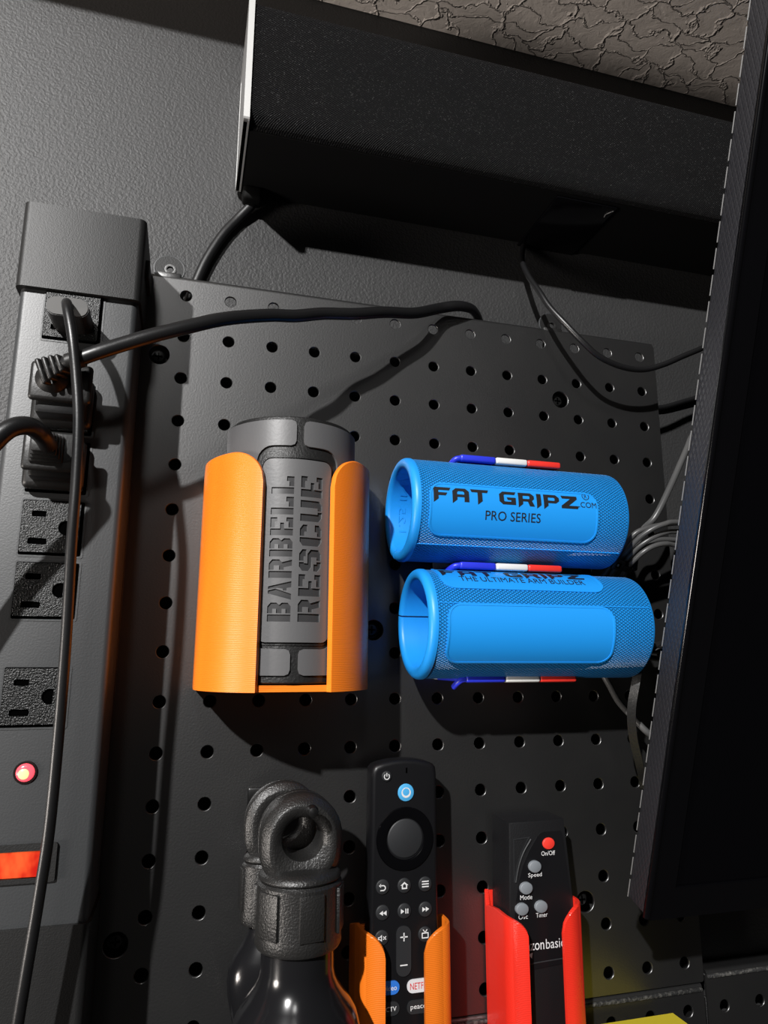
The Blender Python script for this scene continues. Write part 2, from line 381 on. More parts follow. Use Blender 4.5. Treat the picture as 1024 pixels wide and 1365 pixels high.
# ------------------------------------------------------------------ pegboards
IN = 25.4
def pegboard(name, label, cols, rows, x0, x1, z0, z1, big, tabs, flange_top=False, group=None):
    t = thing(name, label, 'pegboard', ((x0 + x1) / 2, -1.2, z0), group)
    ctr = [(c * IN, -r * IN, 3.2, 20) for c in cols for r in rows if x0 + 4 < c * IN < x1 - 4 and z0 + 4 < -r * IN < z1 - 4]
    ctr += [(c * IN, -r * IN, 5.6, 24) for c, r in big]
    holes = [circ(x, z, r + .38, n) for x, z, r, n in ctr]
    v, f, uv = plate(rrect(x0, z0, x1, z1, 1.5, 3), holes, flatmap, -1.2, 0)
    bend = [(h, z) for h, z in [(0, z1 - .01)] + [(-2.6 + 2.6 * math.cos(a), z1 + 2.6 * math.sin(a)) for a in [math.radians(d) for d in (15, 30, 45, 60, 75, 90)]] + [(-3.6, z1 + 2.6), (-3.6, z1 + 1.4), (-1.2, z1 - .01)]]
    n_ = len(bend); bv = [(x, h, z) for x in (x0 + 1, x1 - 1) for h, z in bend]
    mk('top_bend', bv, [(i, (i + 1) % n_, (i + 1) % n_ + n_, i + n_) for i in range(n_)] + [tuple(range(n_)), tuple(range(n_, 2 * n_))], MT['board'], t, smooth=True, sharp=50)
    rims = []                      # rolled edge of every punched hole
    for x, z, r, n in ctr:
        rv = []
        for rr, hh in ((.38, 0), (.12, -.16), (0, -.5), (0, -1.2)): rv += [(a, hh, b) for a, b in circ(x, z, r + rr, n)]
        rims.append((rv, [(i * n + k, i * n + (k + 1) % n, (i + 1) * n + (k + 1) % n, (i + 1) * n + k) for i in range(3) for k in range(n)]))
    v, f = merge((v, f), *rims)
    mk('panel', v, f, MT['board'], t, smooth=True, sharp=50)
    box('side_flange', (x1 - 1.3, -17.5, z0 + 1), (x1 - .1, -1.2, z1 - 12), MT['board'], t, .3, 1)
    box('side_flange', (x0 + .1, -17.5, z0 + 1), (x0 + 1.3, -1.2, z1 - 12), MT['board'], t, .3, 1)
    if flange_top: box('top_flange', (x0 + 1, -18.5, z1 - 1.4), (x1 - 1, -.6, z1), MT['board'], t, .5, 1); box('top_lip', (x0 + 1, -1.0, z1 - 1.6), (x1 - 1, 1.2, z1 + .6), MT['lip'], t, .9)
    for i, (c, r) in enumerate(big):
        x, z = c * IN, -r * IN
        # screw standing in the recessed mounting hole, driven into a spacer on the wall
        s = lathe_h('spacer', x, z, [(4.6, -18.9), (4.6, -7)], MT['screw'], t)
        sc = lathe_h('screw', x - .3, z + .3, [(1.6, -18), (1.6, -6), (4.0, -6), (4.0, -4.6), (3.0, -3.6), (0.4, -3.2)], MT['screw'], t)
        for a in (0, 1):
            v, f = rbox((x - .3, -3.3, z + .3), (4.2 if a else .8, .7, .8 if a else 4.2), 0)
            mk('screw_slot', v, f, MT['void'], sc)
    for tx, tz in tabs:
        v, f, uv = plate(circ(tx, tz, 8.6, 36), [circ(tx + .6, tz - .4, 1.8, 16)], flatmap, -4.2, -3.0)
        tb = mk('mounting_tab', v, f, MT['cap'], t)
        ring('tab_edge', tx, tz, 8.9, 8.1, -4.6, -2.9, MT['strip'], tb, 40)
        ring('tab_rim', tx + .6, tz - .4, 3.4, 1.9, -3.2, -2.4, MT['board'], tb, 24)
        box('tab_bend', (tx - 7, -4.4, tz - 8), (tx + 7, -.2, tz - 3.2), MT['board'], tb, 1)
    return t
def lathe_h(name, cx, cz, prof, material, parent=None, n=20, label=None):
    """turned about the h axis; prof = [(r,h)]"""
    V_, F_ = [], []
    for r, h in prof:
        for k in range(n):
            a = 2 * PI * k / n; V_.append((cx + r * math.cos(a), h, cz + r * math.sin(a)))
    for i in range(len(prof) - 1):
        for k in range(n): F_.append((i * n + k, i * n + (k + 1) % n, (i + 1) * n + (k + 1) % n, (i + 1) * n + k))
    F_.append(tuple(range(n))); F_.append(tuple(range(len(V_) - n, len(V_))))
    return mk(name, V_, F_, material, parent, smooth=True, label=label, sharp=35)

pegboard('pegboard', 'large black metal pegboard carrying the orange holder and the blue grips', range(-2, 13), range(0, 16), -70, 317.2, -392.2, 9.6,
         [(-.5, 1.5), (9.5, 1.5), (4.5, 7.5), (-.5, 13.43), (9.5, 13.5)], [(-10.5, 17.2), (238.8, 16.4)])
pegboard('pegboard', 'lower black pegboard under the red remote holder, behind the yellow box', range(-2, 13), range(16, 19), -70, 316.4, -480, -395.4, [], [], True)
pegboard('pegboard', 'lower right black pegboard in the corner below the television', range(13, 30), range(16, 19), 318.4, 724, -480, -389.2, [], [], True)

# ------------------------------------------------------------------ soundbar
sb = thing('soundbar', 'long black cloth-covered soundbar with a silver end on the wall under the ceiling', 'soundbar', (300, -19, 85))
X0, X1, ZB, ZT, HB, HF = 27.5, 640, 85.6, 166, -16, 48
prof = [(HB, ZB), (HF - 9, ZB)] + [(HF - 9 + 9 * math.sin(a), ZB + 9 - 9 * math.cos(a)) for a in [math.radians(d) for d in (20, 40, 60, 80, 90)]] + [(HF, ZT - 6)] + \
       [(HF - 6 + 6 * math.cos(a), ZT - 6 + 6 * math.sin(a)) for a in [math.radians(d) for d in (30, 60, 90)]] + [(HB, ZT)]
# split in cloth front and plastic underside
V_ = [(X0, h, z) for h, z in prof] + [(X1, h, z) for h, z in prof]; n = len(prof)
cl_f = [(i, i + 1, i + 1 + n, i + n) for i in range(1, n - 1)]
mk('cloth_cover', V_, cl_f, MT['fabric'], sb, smooth=True, sharp=60)
box('housing', (X0 + .5, HB - 1, ZB - .8), (X1 - .5, HF - 8, ZB + 14), MT['barblack'], sb, .6)
box('housing_back', (X0 + .5, HB - 2, ZB + 2), (X1 - .5, HB + 2, ZT - 1), MT['barblack'], sb, .6)
cap = mk('end_cap', *[*plate([(h, z) for h, z in rrect(HB - .5, ZB - 1.2, HF + 1.2, ZT + 1, 2.2, 4)], [], lambda u, v_, l: (l, u, v_), 25.5, 27.5)[:2]], MT['silverdull'], sb, label='dull silver end cap')
v, f, uv = plate(rrect(HB - .5, ZB - 1.2, HF + 1.4, ZT + 1.2, 2.6, 4), [rrect(HB + 1.2, ZB + .5, HF - .4, ZT - .5, 1.6, 4)], lambda u, v_, l: (l, u, v_), 25.2, 28.6)
mk('end_cap_rim', v, f, MT['silver'], cap)
box('end_cap', (X1, HB, ZB - 1), (X1 + 2, HF + 1, ZT + 1), MT['silverdull'], sb, 1)
fo = box('foot', (29.5, -17, 75.5), (42, -6, 85), MT['barblack'], sb, 2.5, 3)
box('bracket', (224, -19, 83.2), (268, 38, 85), MT['gloss'], sb, .5, label='flat black mounting bracket')
box('bracket', (520, -19, 83.2), (560, 38, 85), MT['gloss'], sb, .5)
tube('lint', [(266.6, 35.5, 82.9), (264.6, 33.5, 82.6), (263.8, 31, 82.9), (264.2, 28.5, 82.7)], .35, MT['silverdull'], sb, seg=6)

# ------------------------------------------------------------------ television
th = math.radians(18.5)
TO = Vector((240, 59.6, -333.4)); TU = Vector((0, math.sin(th), math.cos(th))); TN = Vector((0, math.cos(th), -math.sin(th)))
TX = Vector((1, 0, 0))
tvm = lambda u, v_, l: tuple(TO + TX * u + TU * v_ + TN * l)
tv = thing('television', 'black flat television tilted forward at the right edge of the picture', 'television', (700, -19, -333))
W_, H_ = 980, 585
def tbox(name, lo, hi, m, parent, r, uvside=False, label=None, seg=3):
    c = [(a + b) / 2 for a, b in zip(lo, hi)]; s = [b - a for a, b in zip(lo, hi)]
    v, f = rbox(c, s, r, seg)
    uv = [(q[2] if abs(q[0] - lo[0]) < 3 else q[0], q[1]) for q in v]     # local (u, l->1, v->2)
    uv = [(q[1], q[2]) for q in v]
    return mk(name, [tvm(q[0], q[2], q[1]) for q in v], f, m, parent, smooth=True, uv=uv, label=label)
tbox('casing', (.6, -17.5, .6), (W_ - .6, -2.2, H_ - .6), MT['tvside'], tv, 1.2, label='dark casing with fine diamond relief')
v, f, uv = plate(rrect(0, 0, W_, H_, 1.6, 3), [[(14, 16), (14, H_ - 14), (W_ - 14, H_ - 14), (W_ - 14, 16)]], tvm, -2.6, 0)
mk('bezel', v, f, MT['gloss'], tv, label='glossy black bezel')
tube('edge_trim', [tvm(-.15, 1.5, -.9), tvm(-.15, H_ - 1.5, -.9)], 1.8, MT['gloss'], tv, label='polished edge')
v, f, uv = plate([(13, 15), (W_ - 13, 15), (W_ - 13, H_ - 13), (13, H_ - 13)], [], tvm, -2.4, -1.5)
mk('screen', v, f, MT['screen'], tv, label='dark switched-off screen')
sv, sf = merge(*[rbox(tvm(.3, 6 + 12.2 * k, -17.0), (.35, .5, 9.6), .05, 1, Matrix.Rotation(-th, 3, 'X')) for k in range(47)])
o = mk('back_seam', sv, sf, MT['silverdull'], tv, label='pale dashed seam along the back edge'); o['kind'] = 'stuff'
tbox('back_housing', (90, -42, 120), (W_ - 90, -17, 420), MT['barblack'], tv, 4)
a0 = Vector(tvm(W_ / 2, 270, -40)); box('wall_mount', (a0.x - 60, -19, a0.z - 70), (a0.x + 60, -13, a0.z + 70), MT['screw'], tv, 1)
tube('mount_arm', [(a0.x, -14, a0.z), (a0.x, a0.y + 2, a0.z)], 14, MT['screw'], tv)

# ------------------------------------------------------------------ power strip
ps = thing('power_strip', 'wide black vertical power strip with outlets along the left edge', 'power strip', (-49.5, 0, -330))
SX0, SX1, SH = -77, -22, 41
v, f, _ = plate(rrect(SX0, .3, SX1, SH, 3.2, 5), [], lambda u, v_, l: (u, v_, l), -440, -24)
mk('casing', v, f, MT['strip'], ps, smooth=True)
v, f, _ = plate(rrect(SX0 - 1.8, .2, SX1 + 1.2, SH + 3.2, 3.6, 5), [], lambda u, v_, l: (u, v_, l), -29.0, 16.5)
ec = mk('end_cap', v, f, MT['cap'], ps, smooth=True, label='black plastic end cap')
box('cap_tab', (SX1 + .6, 8, -8), (SX1 + 3.2, 30, 2), MT['cap'], ec, .5)
v, f, _ = plate(rrect(SX0 - 1.5, .2, SX1 + 1.4, SH + 2.2, 3.6, 5), [], lambda u, v_, l: (u, v_, l), -445, -316.6)
mk('end_cap', v, f, MT['cap'], ps, smooth=True, label='lower black plastic end cap')
box('seam_ridge', (SX1 - 1, 2, -312), (SX1 + .4, 5, -30), MT['cap'], ps, .3)
OX = -51.3
for k, oz in enumerate((-41.5, -88.8, -118, -147.4, -176.4, -223.4)):
    x0, x1, z0, z1 = OX - 13.8, OX + 13.2, oz - 13.2, oz + 13.2
    holes = [rrect(OX - 9.2, oz + 5, OX - 2.6 - .4 * (k % 2), oz + 7.8, .7, 2), rrect(OX - 9.9, oz - 7.9, OX - 1.9, oz - 5, .7, 2)]
    g = [(OX + 5.9 + 3.4 * math.cos(a), oz + .3 + 3.4 * math.sin(a)) for a in [math.radians(d) for d in range(65, 296, 15)]]
    holes.append(g)
    # a slim trim collar, then the socket face inside it
    v, f, _ = plate(rrect(x0 - .5, z0 - .5, x1 + .7, z1 + .5, 1.0, 3), [rrect(x0 + .2, z0 + .4, x1 - .2, z1 - .2, .8, 3)], flatmap, SH - .2, SH + .25)
    ol = mk('outlet', v, f, MT['strip'], ps)
    v, f = rbox((OX - .2, SH + .05, oz), (27.0, .3, 26.4), 0); mk('socket_well', v, f, MT['void'], ol)
    v, f, _ = plate(rrect(x0 + .6, z0 + 1.7, x1 - 1.7, z1 - .7, .8, 3), holes, flatmap, SH + .2, SH + 1.3)
    mk('socket_face', v, f, MT['outlet'], ol, label='speckled glossy black socket face')
# indicator light and rocker switch
ld = ring('indicator_light', -52.3, -254.9, 4.9, 3.4, SH - .3, SH + .7, MT['grommet'], ps, 28, label='small round indicator glowing red')
lathe_h('lens', -52.3, -254.9, [(4.0, SH), (3.7, SH + .9), (2.9, SH + 1.5), (1.9, SH + 1.7)], MT['led'], ld, 24)
lathe_h('lens_core', -52.7, -255.3, [(2.3, SH + 1.6), (1.6, SH + 2.0), (.6, SH + 2.2)], MT['ledcore'], ld, 20)
v, f, _ = plate(rrect(-76, -299.2, -36.6, -283.8, .8, 2), [rrect(-74.5, -297.2, -42.2, -286.6, .6, 2)], flatmap, SH - .3, SH + 1.5)
sw = mk('switch_frame', v, f, MT['cap'], ps)
V_ = [(-74.4, SH + .2, -297.1), (-74.4, SH + .2, -286.7), (-42.3, SH + .2, -286.7), (-42.3, SH + .2, -297.1),
      (-74.2, SH + 3.0, -296.6), (-74.2, SH + 3.0, -287.2), (-58.5, SH + .9, -287.0), (-58.5, SH + .9, -296.8), (-42.6, SH + 2.2, -287.2), (-42.6, SH + 2.2, -296.6)]
mk('rocker', V_, [(0, 1, 2, 3), (4, 5, 6, 7), (7, 6, 8, 9), (0, 4, 5, 1), (3, 9, 8, 2), (0, 3, 9, 7, 4), (1, 5, 6, 8, 2)], MT['rocker'], sw, label='lit red rocker switch')
tv_, tf_ = text_to('RESET', lambda u, v_, l: (-40.6 + v_, SH + 1.56, -296.2 + u), 0, 0, 9.5, 1.9); mk('lettering', tv_, tf_, MT['button'], sw)

# ------------------------------------------------------------------ plugs and cords in the strip
def rotm(axis, deg): return Matrix.Rotation(math.radians(deg), 3, axis)
# plug 1: small flat adapter in the top outlet
p1 = thing('small_plug', 'small flat oval plug in the topmost outlet with a thin cord hanging down', 'plug', (-50.5, 42.3, -42.5))
v, f, _ = plate(rrect(-60.4, -50.2, -41.8, -40.6, 4.4, 6), [], flatmap, 42.0, 60.5)
mk('plug_body', v, f, MT['plug'], p1, smooth=True)
v, f, _ = plate(rrect(-60.0, -49.8, -42.2, -41.0, 4.2, 6), [], flatmap, 60.4, 61.0); mk('plug_face', v, f, MT['plugface'], p1, label='grey front face')  # front face a paler grey than the plug body
tube('cord', [(-51.2, 60, -44.5), (-50.6, 66, -46.2), (-48.8, 73, -52), (-45.2, 76, -66), (-42.0, 76, -84), (-39.2, 76, -105), (-38.0, 75, -131), (-37.6, 74, -158), (-36.6, 70, -207),
              (-36.6, 68, -266), (-38.3, 66, -296), (-42.0, 64, -343), (-46, 60, -400), (-48, 58, -436)], 2.3, MT['rubber'], p1, n=8)
# plug 2: heavy plug with stepped strain relief, cable crossing to the right
p2 = thing('heavy_plug', 'heavy black plug in the second outlet with thick cable crossing over the pegboard', 'plug', (-52, 42.3, -88))
v, f = rbox((-51.6, 45.5, -87.6), (27, 6.4, 24.5), 3, 3); mk('plug_base', v, f, MT['plug'], p2, smooth=True)
v, f = rbox((-50.6, 53, -88.0), (21, 12, 19), 2, 2); mk('plug_neck', v, f, MT['rubber'], p2, smooth=True)
v, f = rbox((-50.4, 60.5, -83.2), (26.5, 4.2, 18.5), 1.9, 3); mk('plug_rim', v, f, MT['plug'], p2, smooth=True)
Rp = rotm('Y', -22) @ rotm('Z', 28)
for i, (c, hh) in enumerate((((-55.8, 64.2, -80.6), 12.5), ((-53.4, 66.2, -79.6), 11.2), ((-50.9, 68.2, -78.6), 9.8), ((-48.6, 69.8, -77.9), 8.6))):
    v, f = rbox(c, (2.3, 11 - 1.0 * i, hh), 1.1, 3, Rp); mk('strain_relief_rib', v, f, MT['plug'], p2, smooth=True)
tube('strain_relief', [(-56, 64, -80.5), (-52, 67, -79.2), (-47, 70.6, -77.4), (-42.4, 72.2, -75.6)], 3.4, MT['rubber'], p2, n=4)
lathe_h('relief_boss', -54, -82, [(8, 61), (6.8, 63.5), (4, 66)], MT['plug'], p2)
tube('collar_sleeve', [(-46.6, 70.8, -77.2), (-40.4, 72.6, -74.6)], 4.1, MT['plug'], p2)
tube('cable', [(-42.5, 72.0, -75.4), (-34, 73, -71.3), (-25, 72.5, -66.5), (-12.5, 71.5, -60.0), (3, 69, -52.2), (20.8, 64.5, -43.2), (42.4, 56.5, -34.3), (57, 51, -29.8), (73, 43.5, -22.4), (92, 37, -16.6), (112, 29, -8.6),
               (133, 20, -1.6), (152, 10, 9.2), (164, 7.5, 14.0), (173, 4.8, 16.2), (181, -.5, 17.2), (188, -8, 14), (192, -13, 2), (196, -14, -20)], 3.5, MT['rubber'], p2, n=8, flat=.8)
# plug 3: similar plug, cable leaving to the left
p3 = thing('heavy_plug', 'heavy black plug in the third outlet with its cable bending away to the left', 'plug', (-52, 42.3, -118))
v, f = rbox((-52.4, 45.3, -118.0), (26.6, 6, 24), 3, 3); mk('plug_base', v, f, MT['plug'], p3, smooth=True)
v, f = rbox((-51.4, 52, -118), (20, 10, 18), 2, 2); mk('plug_neck', v, f, MT['rubber'], p3, smooth=True)
v, f = rbox((-52.2, 59, -115.4), (23, 4, 18.5), 1.8, 3); mk('plug_rim', v, f, MT['plug'], p3, smooth=True)
for i in range(4):
    v, f = rbox((-53.4 - .2 * i, 62 + 2.0 * i, -115.2 + .5 * i), (14 - 1.6 * i, 1.4, 12.4 - 1.2 * i), .6, 2); mk('strain_relief_rib', v, f, MT['plug'], p3, smooth=True)
tube('cable', [(-52.2, 62, -114.8), (-52.2, 70, -114.2), (-53.3, 77.5, -113), (-57, 83.5, -111.8), (-62.5, 87, -114.5), (-68, 88, -121.5), (-75, 86, -133), (-84, 80, -155), (-92, 70, -190), (-97, 55, -240)], 3.9, MT['rubber'], p3, n=8)

# ------------------------------------------------------------------ printed holders: shell with a front opening
def channel(x0, x1, h0, h1, rf, rb, ox0, ox1, t, n=28):
    """outer and inner section paths (X,h), from the left lip of the front opening round the back to the right lip"""
    def path(x0, x1, h0, h1, rf, rb):
        P = [(ox0, h1)]
        if ox0 > x0 + rf: pass
        for k in range(n + 1):
            a = math.radians(90 + 90 * k / n); x = x0 + rf + rf * math.cos(a)
            if x <= ox0 + 1e-6: P.append((x, h1 - rf + rf * math.sin(a)))
        if P[0][0] >= P[1][0] and ox0 < x0 + rf:      # opening cuts into the arc
            P = P[1:]
            hh = h1 - rf + math.sqrt(max(0, rf * rf - (ox0 - x0 - rf) ** 2)); P = [(ox0, hh)] + P
        for k in range(7): P.append((x0, h1 - rf + (h0 + rb - h1 + rf) * (k + 1) / 8))
        for k in range(n // 2 + 1):
            a = math.radians(180 + 90 * k / (n // 2)); P.append((x0 + rb + rb * math.cos(a), h0 + rb + rb * math.sin(a)))
        return P
    def both(x0, x1, h0, h1, rf, rb):
        L = path(x0, x1, h0, h1, rf, rb); xm = x0 + x1
        o = ox0, ox1
        # mirror for the right side with its own opening
        def mir():
            nonlocal_ = xm - ox1
            P = [(nonlocal_, h1)]
            for k in range(n + 1):
                a = math.radians(90 + 90 * k / n); x = x0 + rf + rf * math.cos(a)
                if x <= nonlocal_ + 1e-6: P.append((x, h1 - rf + rf * math.sin(a)))
            if nonlocal_ < x0 + rf:
                P = P[1:]; hh = h1 - rf + math.sqrt(max(0, rf * rf - (nonlocal_ - x0 - rf) ** 2)); P = [(nonlocal_, hh)] + P
            for k in range(7): P.append((x0, h1 - rf + (h0 + rb - h1 + rf) * (k + 1) / 8))
            for k in range(n // 2 + 1):
                a = math.radians(180 + 90 * k / (n // 2)); P.append((x0 + rb + rb * math.cos(a), h0 + rb + rb * math.sin(a)))
            return [(xm - x, h) for x, h in P]
        return L, mir()
    return both(x0, x1, h0, h1, rf, rb), t
def holder(root, x0, x1, h0, h1, rf, rb, ox0, ox1, t, z0, ztop, material, floor=True, bottom_round=0):
    """walls follow the section; ztop(side, X, h) gives the rim height; side -1 left, 1 right"""
    (L, R_), _ = channel(x0, x1, h0, h1, rf, rb, ox0, ox1, t)
    P = [(-1, p) for p in L] + [(1, p) for p in reversed(R_)]
    # refine near the lips
    Q = []
    for i in range(len(P)):
        Q.append(P[i])
        if i + 1 < len(P):
            (s, a), (s2, b) = P[i], P[i + 1]; d = math.dist(a, b); m = int(d // 1.6)
            if m and s == s2:
                for k in range(1, m + 1): Q.append((s, (a[0] + (b[0] - a[0]) * k / (m + 1), a[1] + (b[1] - a[1]) * k / (m + 1))))
    outer = [q[1] for q in Q]; inner = []
    for i, (s, p) in enumerate(Q):
        a = outer[max(0, i - 1)]; b = outer[min(len(Q) - 1, i + 1)]
        d = Vector((b[0] - a[0], b[1] - a[1])).normalized(); nrm = Vector((-d.y, d.x))
        # inwards = towards the channel centre
        c = Vector(((x0 + x1) / 2, (h0 + h1) / 2)) - Vector(p)
        if nrm.dot(c) < 0: nrm = -nrm
        inner.append((p[0] + nrm.x * t, p[1] + nrm.y * t))
    nz = 2; n = len(Q); V_ = []
    zt = [ztop(s, p[0], p[1]) for s, p in Q]
    for i in range(n):
        V_ += [(outer[i][0], outer[i][1], z0), (outer[i][0], outer[i][1], zt[i] - .5), (outer[i][0] + (inner[i][0] - outer[i][0]) * .18, outer[i][1] + (inner[i][1] - outer[i][1]) * .18, zt[i]),
               (inner[i][0] + (outer[i][0] - inner[i][0]) * .18, inner[i][1] + (outer[i][1] - inner[i][1]) * .18, zt[i]), (inner[i][0], inner[i][1], zt[i] - .5), (inner[i][0], inner[i][1], z0)]
    F_ = []
    for i in range(n - 1):
        for k in range(6): F_.append((6 * i + k, 6 * i + (k + 1) % 6, 6 * (i + 1) + (k + 1) % 6, 6 * (i + 1) + k))
    F_.append(tuple(range(6))); F_.append(tuple(range(6 * (n - 1), 6 * n)))
    mk('holder_wall', V_, F_, material, root, smooth=True, sharp=40)
    if floor:
        v, f, _ = plate([p for p in inner], [], lambda u, v_, l: (u, v_, l), z0 + .1, z0 + 3)
        mk('holder_floor', v, f, material, root)
def scoop(zs, zl, r, x_l, x_r):
    """rim: height zs at the sides, dropping to zl in a quarter round of radius r by the opening"""
    def f(side, x, h):
        d = (x_l - x) if side < 0 else (x - x_r)
        if h < 20 and False: return zs
        if d >= r: return zs
        d = max(d, 0); k = 1 - d / r
        return zl + (zs - zl) * math.sqrt(max(0, 1 - k ** 2.0))
    return f

oh = thing('tube_holder', 'large bright orange open-fronted holder gripping the grey sleeve', 'holder', (59, 0, -221))
holder(oh, 16, 102.5, 0.2, 71, 43.2, 4, 42.0, 76.5, 3.6, -221.2, scoop(-108.5, -124, 15, 42.0, 76.5), MT['orange'])
# ------------------------------------------------------------------ grey sleeve in the orange holder
sl = thing('weight_sleeve', 'grey and black sleeve with stencil lettering standing in the orange holder', 'sleeve', (59, 32, -217))
SR, CX, CH = 33.0, 59.2, 33.0
prof = [(SR - 8, -217.5), (SR - .6, -217.5), (SR, -216.9), (SR, -91.2), (SR - .5, -90.3), (SR - 1.6, -90.0), (SR - 6, -90.0), (SR - 7, -91), (SR - 7, -217)]
lathe('sleeve_body', CX, CH, prof, MT['sleeveblack'], sl, 72)
smap = lambda u, z, l: (CX + (SR + l) * math.sin(u / (SR + 1)), CH + (SR + l) * math.cos(u / (SR + 1)), z)
GL = {
 'B': [[(0,0),(1.5,0),(1.5,6),(0,6)], [(1.75,0),(3.2,0),(4,.8),(4,2.3),(3.5,3),(4,3.7),(4,5.2),(3.2,6),(1.75,6),(1.75,4.7),(2.7,4.7),(2.7,3.7),(1.75,3.7),(1.75,2.3),(2.7,2.3),(2.7,1.3),(1.75,1.3)]],
 'A': [[(0,0),(1.25,0),(2.35,4.1),(1.95,6),(1.3,6)], [(4.0,0),(2.7,0),(2.5,1.2),(1.95,1.2),(1.95,2.1),(2.35,2.2),(2.5,3.6),(2.2,6),(2.8,6)]],
 'R': [[(0,0),(1.5,0),(1.5,6),(0,6)], [(1.75,6),(3.2,6),(4,5.2),(4,3.3),(3.4,2.7),(4,0),(2.7,0),(2.3,2.1),(1.75,2.1),(1.75,3.3),(2.7,3.3),(2.7,4.7),(1.75,4.7)]],
 'E': [[(0,0),(1.5,0),(1.5,2.4),(2.8,2.4),(2.8,3.4),(1.5,3.4),(1.5,6),(0,6)], [(1.75,6),(4,6),(4,4.2),(3.1,4.2),(3.1,4.8),(1.75,4.8)], [(1.75,0),(4,0),(4,1.8),(3.1,1.8),(3.1,1.2),(1.75,1.2)]],
 'L': [[(0,0),(1.5,0),(1.5,6),(0,6)], [(1.75,0),(4,0),(4,2),(2.9,2),(2.9,1.3),(1.75,1.3)]],
 'S': [[(.8,6),(0,5.2),(0,3.4),(.8,2.6),(2.6,2.6),(2.6,1.3),(2.0,1.3),(2.0,0),(3.2,0),(4,.8),(4,3),(3.2,3.8),(1.4,3.8),(1.4,4.7),(1.6,4.7),(1.6,6)], [(1.85,6),(3.2,6),(4,5.2),(4,4.1),(2.7,4.1),(2.7,4.7),(1.85,4.7)], [(0,2.1),(1.3,2.1),(1.3,1.3),(1.75,1.3),(1.75,0),(.8,0),(0,.8)]],
 'C': [[(0,.8),(.8,0),(1.6,0),(1.6,6),(.8,6),(0,5.2)], [(1.85,6),(3.2,6),(4,5.2),(4,4),(2.7,4),(2.7,4.7),(1.85,4.7)], [(1.85,0),(3.2,0),(4,.8),(4,2),(2.7,2),(2.7,1.3),(1.85,1.3)]],
 'U': [[(0,6),(1.4,6),(1.4,1.3),(1.85,1.3),(1.85,0),(.8,0),(0,.8)], [(2.1,0),(3.2,0),(4,.8),(4,6),(2.6,6),(2.6,1.3),(2.1,1.3)]]}
holes = []
def word(s, u_base, u_top, za, zb):
    """letters run upwards (Z), their tops point to -X"""
    n = len(s); adv = (zb - za) / n; wl_ = adv * .86
    for i, c in enumerate(s):
        for P in GL[c]:
            holes.append([(u_base + (u_top - u_base) * y / 6, za + adv * i + wl_ * x / 4) for x, y in P])
word('BARBELL', -2.3, -13.0, -189.7, -119.6); word('RESCUE', 11.8, .9, -189.7, -118.8)
v, f, _ = plate(rrect(-17.6, -199, 16.8, -112.3, 4, 5), holes, smap, -.1, 1.25, 2.0, 2.6, back=False)
cp = mk('centre_pad', v, f, MT['padgrey'], sl, smooth=True, sharp=20, label='grey raised pad with stencil cut words')
v, f, _ = plate(rrect(-16, -197, 15.4, -114, 3, 4), [], smap, -.05, .45, 2.0, 2.6, back=False)
mk('letter_floor', v, f, MT['padletter'], cp, smooth=True, sharp=20, label='shiny sunken floor of the letters')
# little raised frame round the pad
v, f, _ = plate(rrect(-19.2, -200.4, 18.4, -110.7, 5.5, 6), [rrect(-18.4, -199.7, 17.6, -111.5, 4.7, 6)], smap, -.1, .5, 2.0, 0, back=False)
mk('pad_outline', v, f, MT['sleeveblack'], sl, smooth=True, sharp=20)
def lpad(sx, top):
    z1, z0 = (-92.6, -105.5) if top else (-203.0, -214.2)
    o, e, q = 1.9, 21.2, 46
    P = [(o, z1), (q, z1), (q, -150 if top else -158), (e, -150 if top else -158), (e, z0 - (7 if top else -7) if 0 else (z0 - 6 if top else z0))]
    if top: P = [(o + 2.5, z1), (q, z1), (q, -152), (e, -152), (e, z0 - 8)] + [(e - 8 + 8 * math.cos(math.radians(d)), z0 - 8 + 8 * math.sin(math.radians(d))) for d in (15, 30, 45, 60, 75)] + [(e - 8, z0), (o + 2.5, z0), (o + .7, z0 + .7), (o, z0 + 2.5), (o, z1 - 2.5), (o + .7, z1 - .7)]
    else: P = [(o + 2.5, -213.8), (q, -213.8), (q, -158), (e, -158), (e, -194)] + [(e - 8 + 8 * math.cos(math.radians(d)), -194 - 8 * math.sin(math.radians(d))) for d in (15, 30, 45, 60, 75)] + [(e - 8, -202), (o + 2.5, -202), (o + .7, -202.7), (o, -204.5), (o, -211.3), (o + .7, -213.1)]
    P = [(sx * x, z) for x, z in P]
    if sx < 0: P = P[::-1]
    v, f, _ = plate(P, [], smap, -.1, 1.1, 2.0, 2.6, back=False); mk('corner_pad', v, f, MT['padgrey'], sl, smooth=True, sharp=20)
for sx in (-1, 1):
    for tp in (1, 0): lpad(sx, tp)

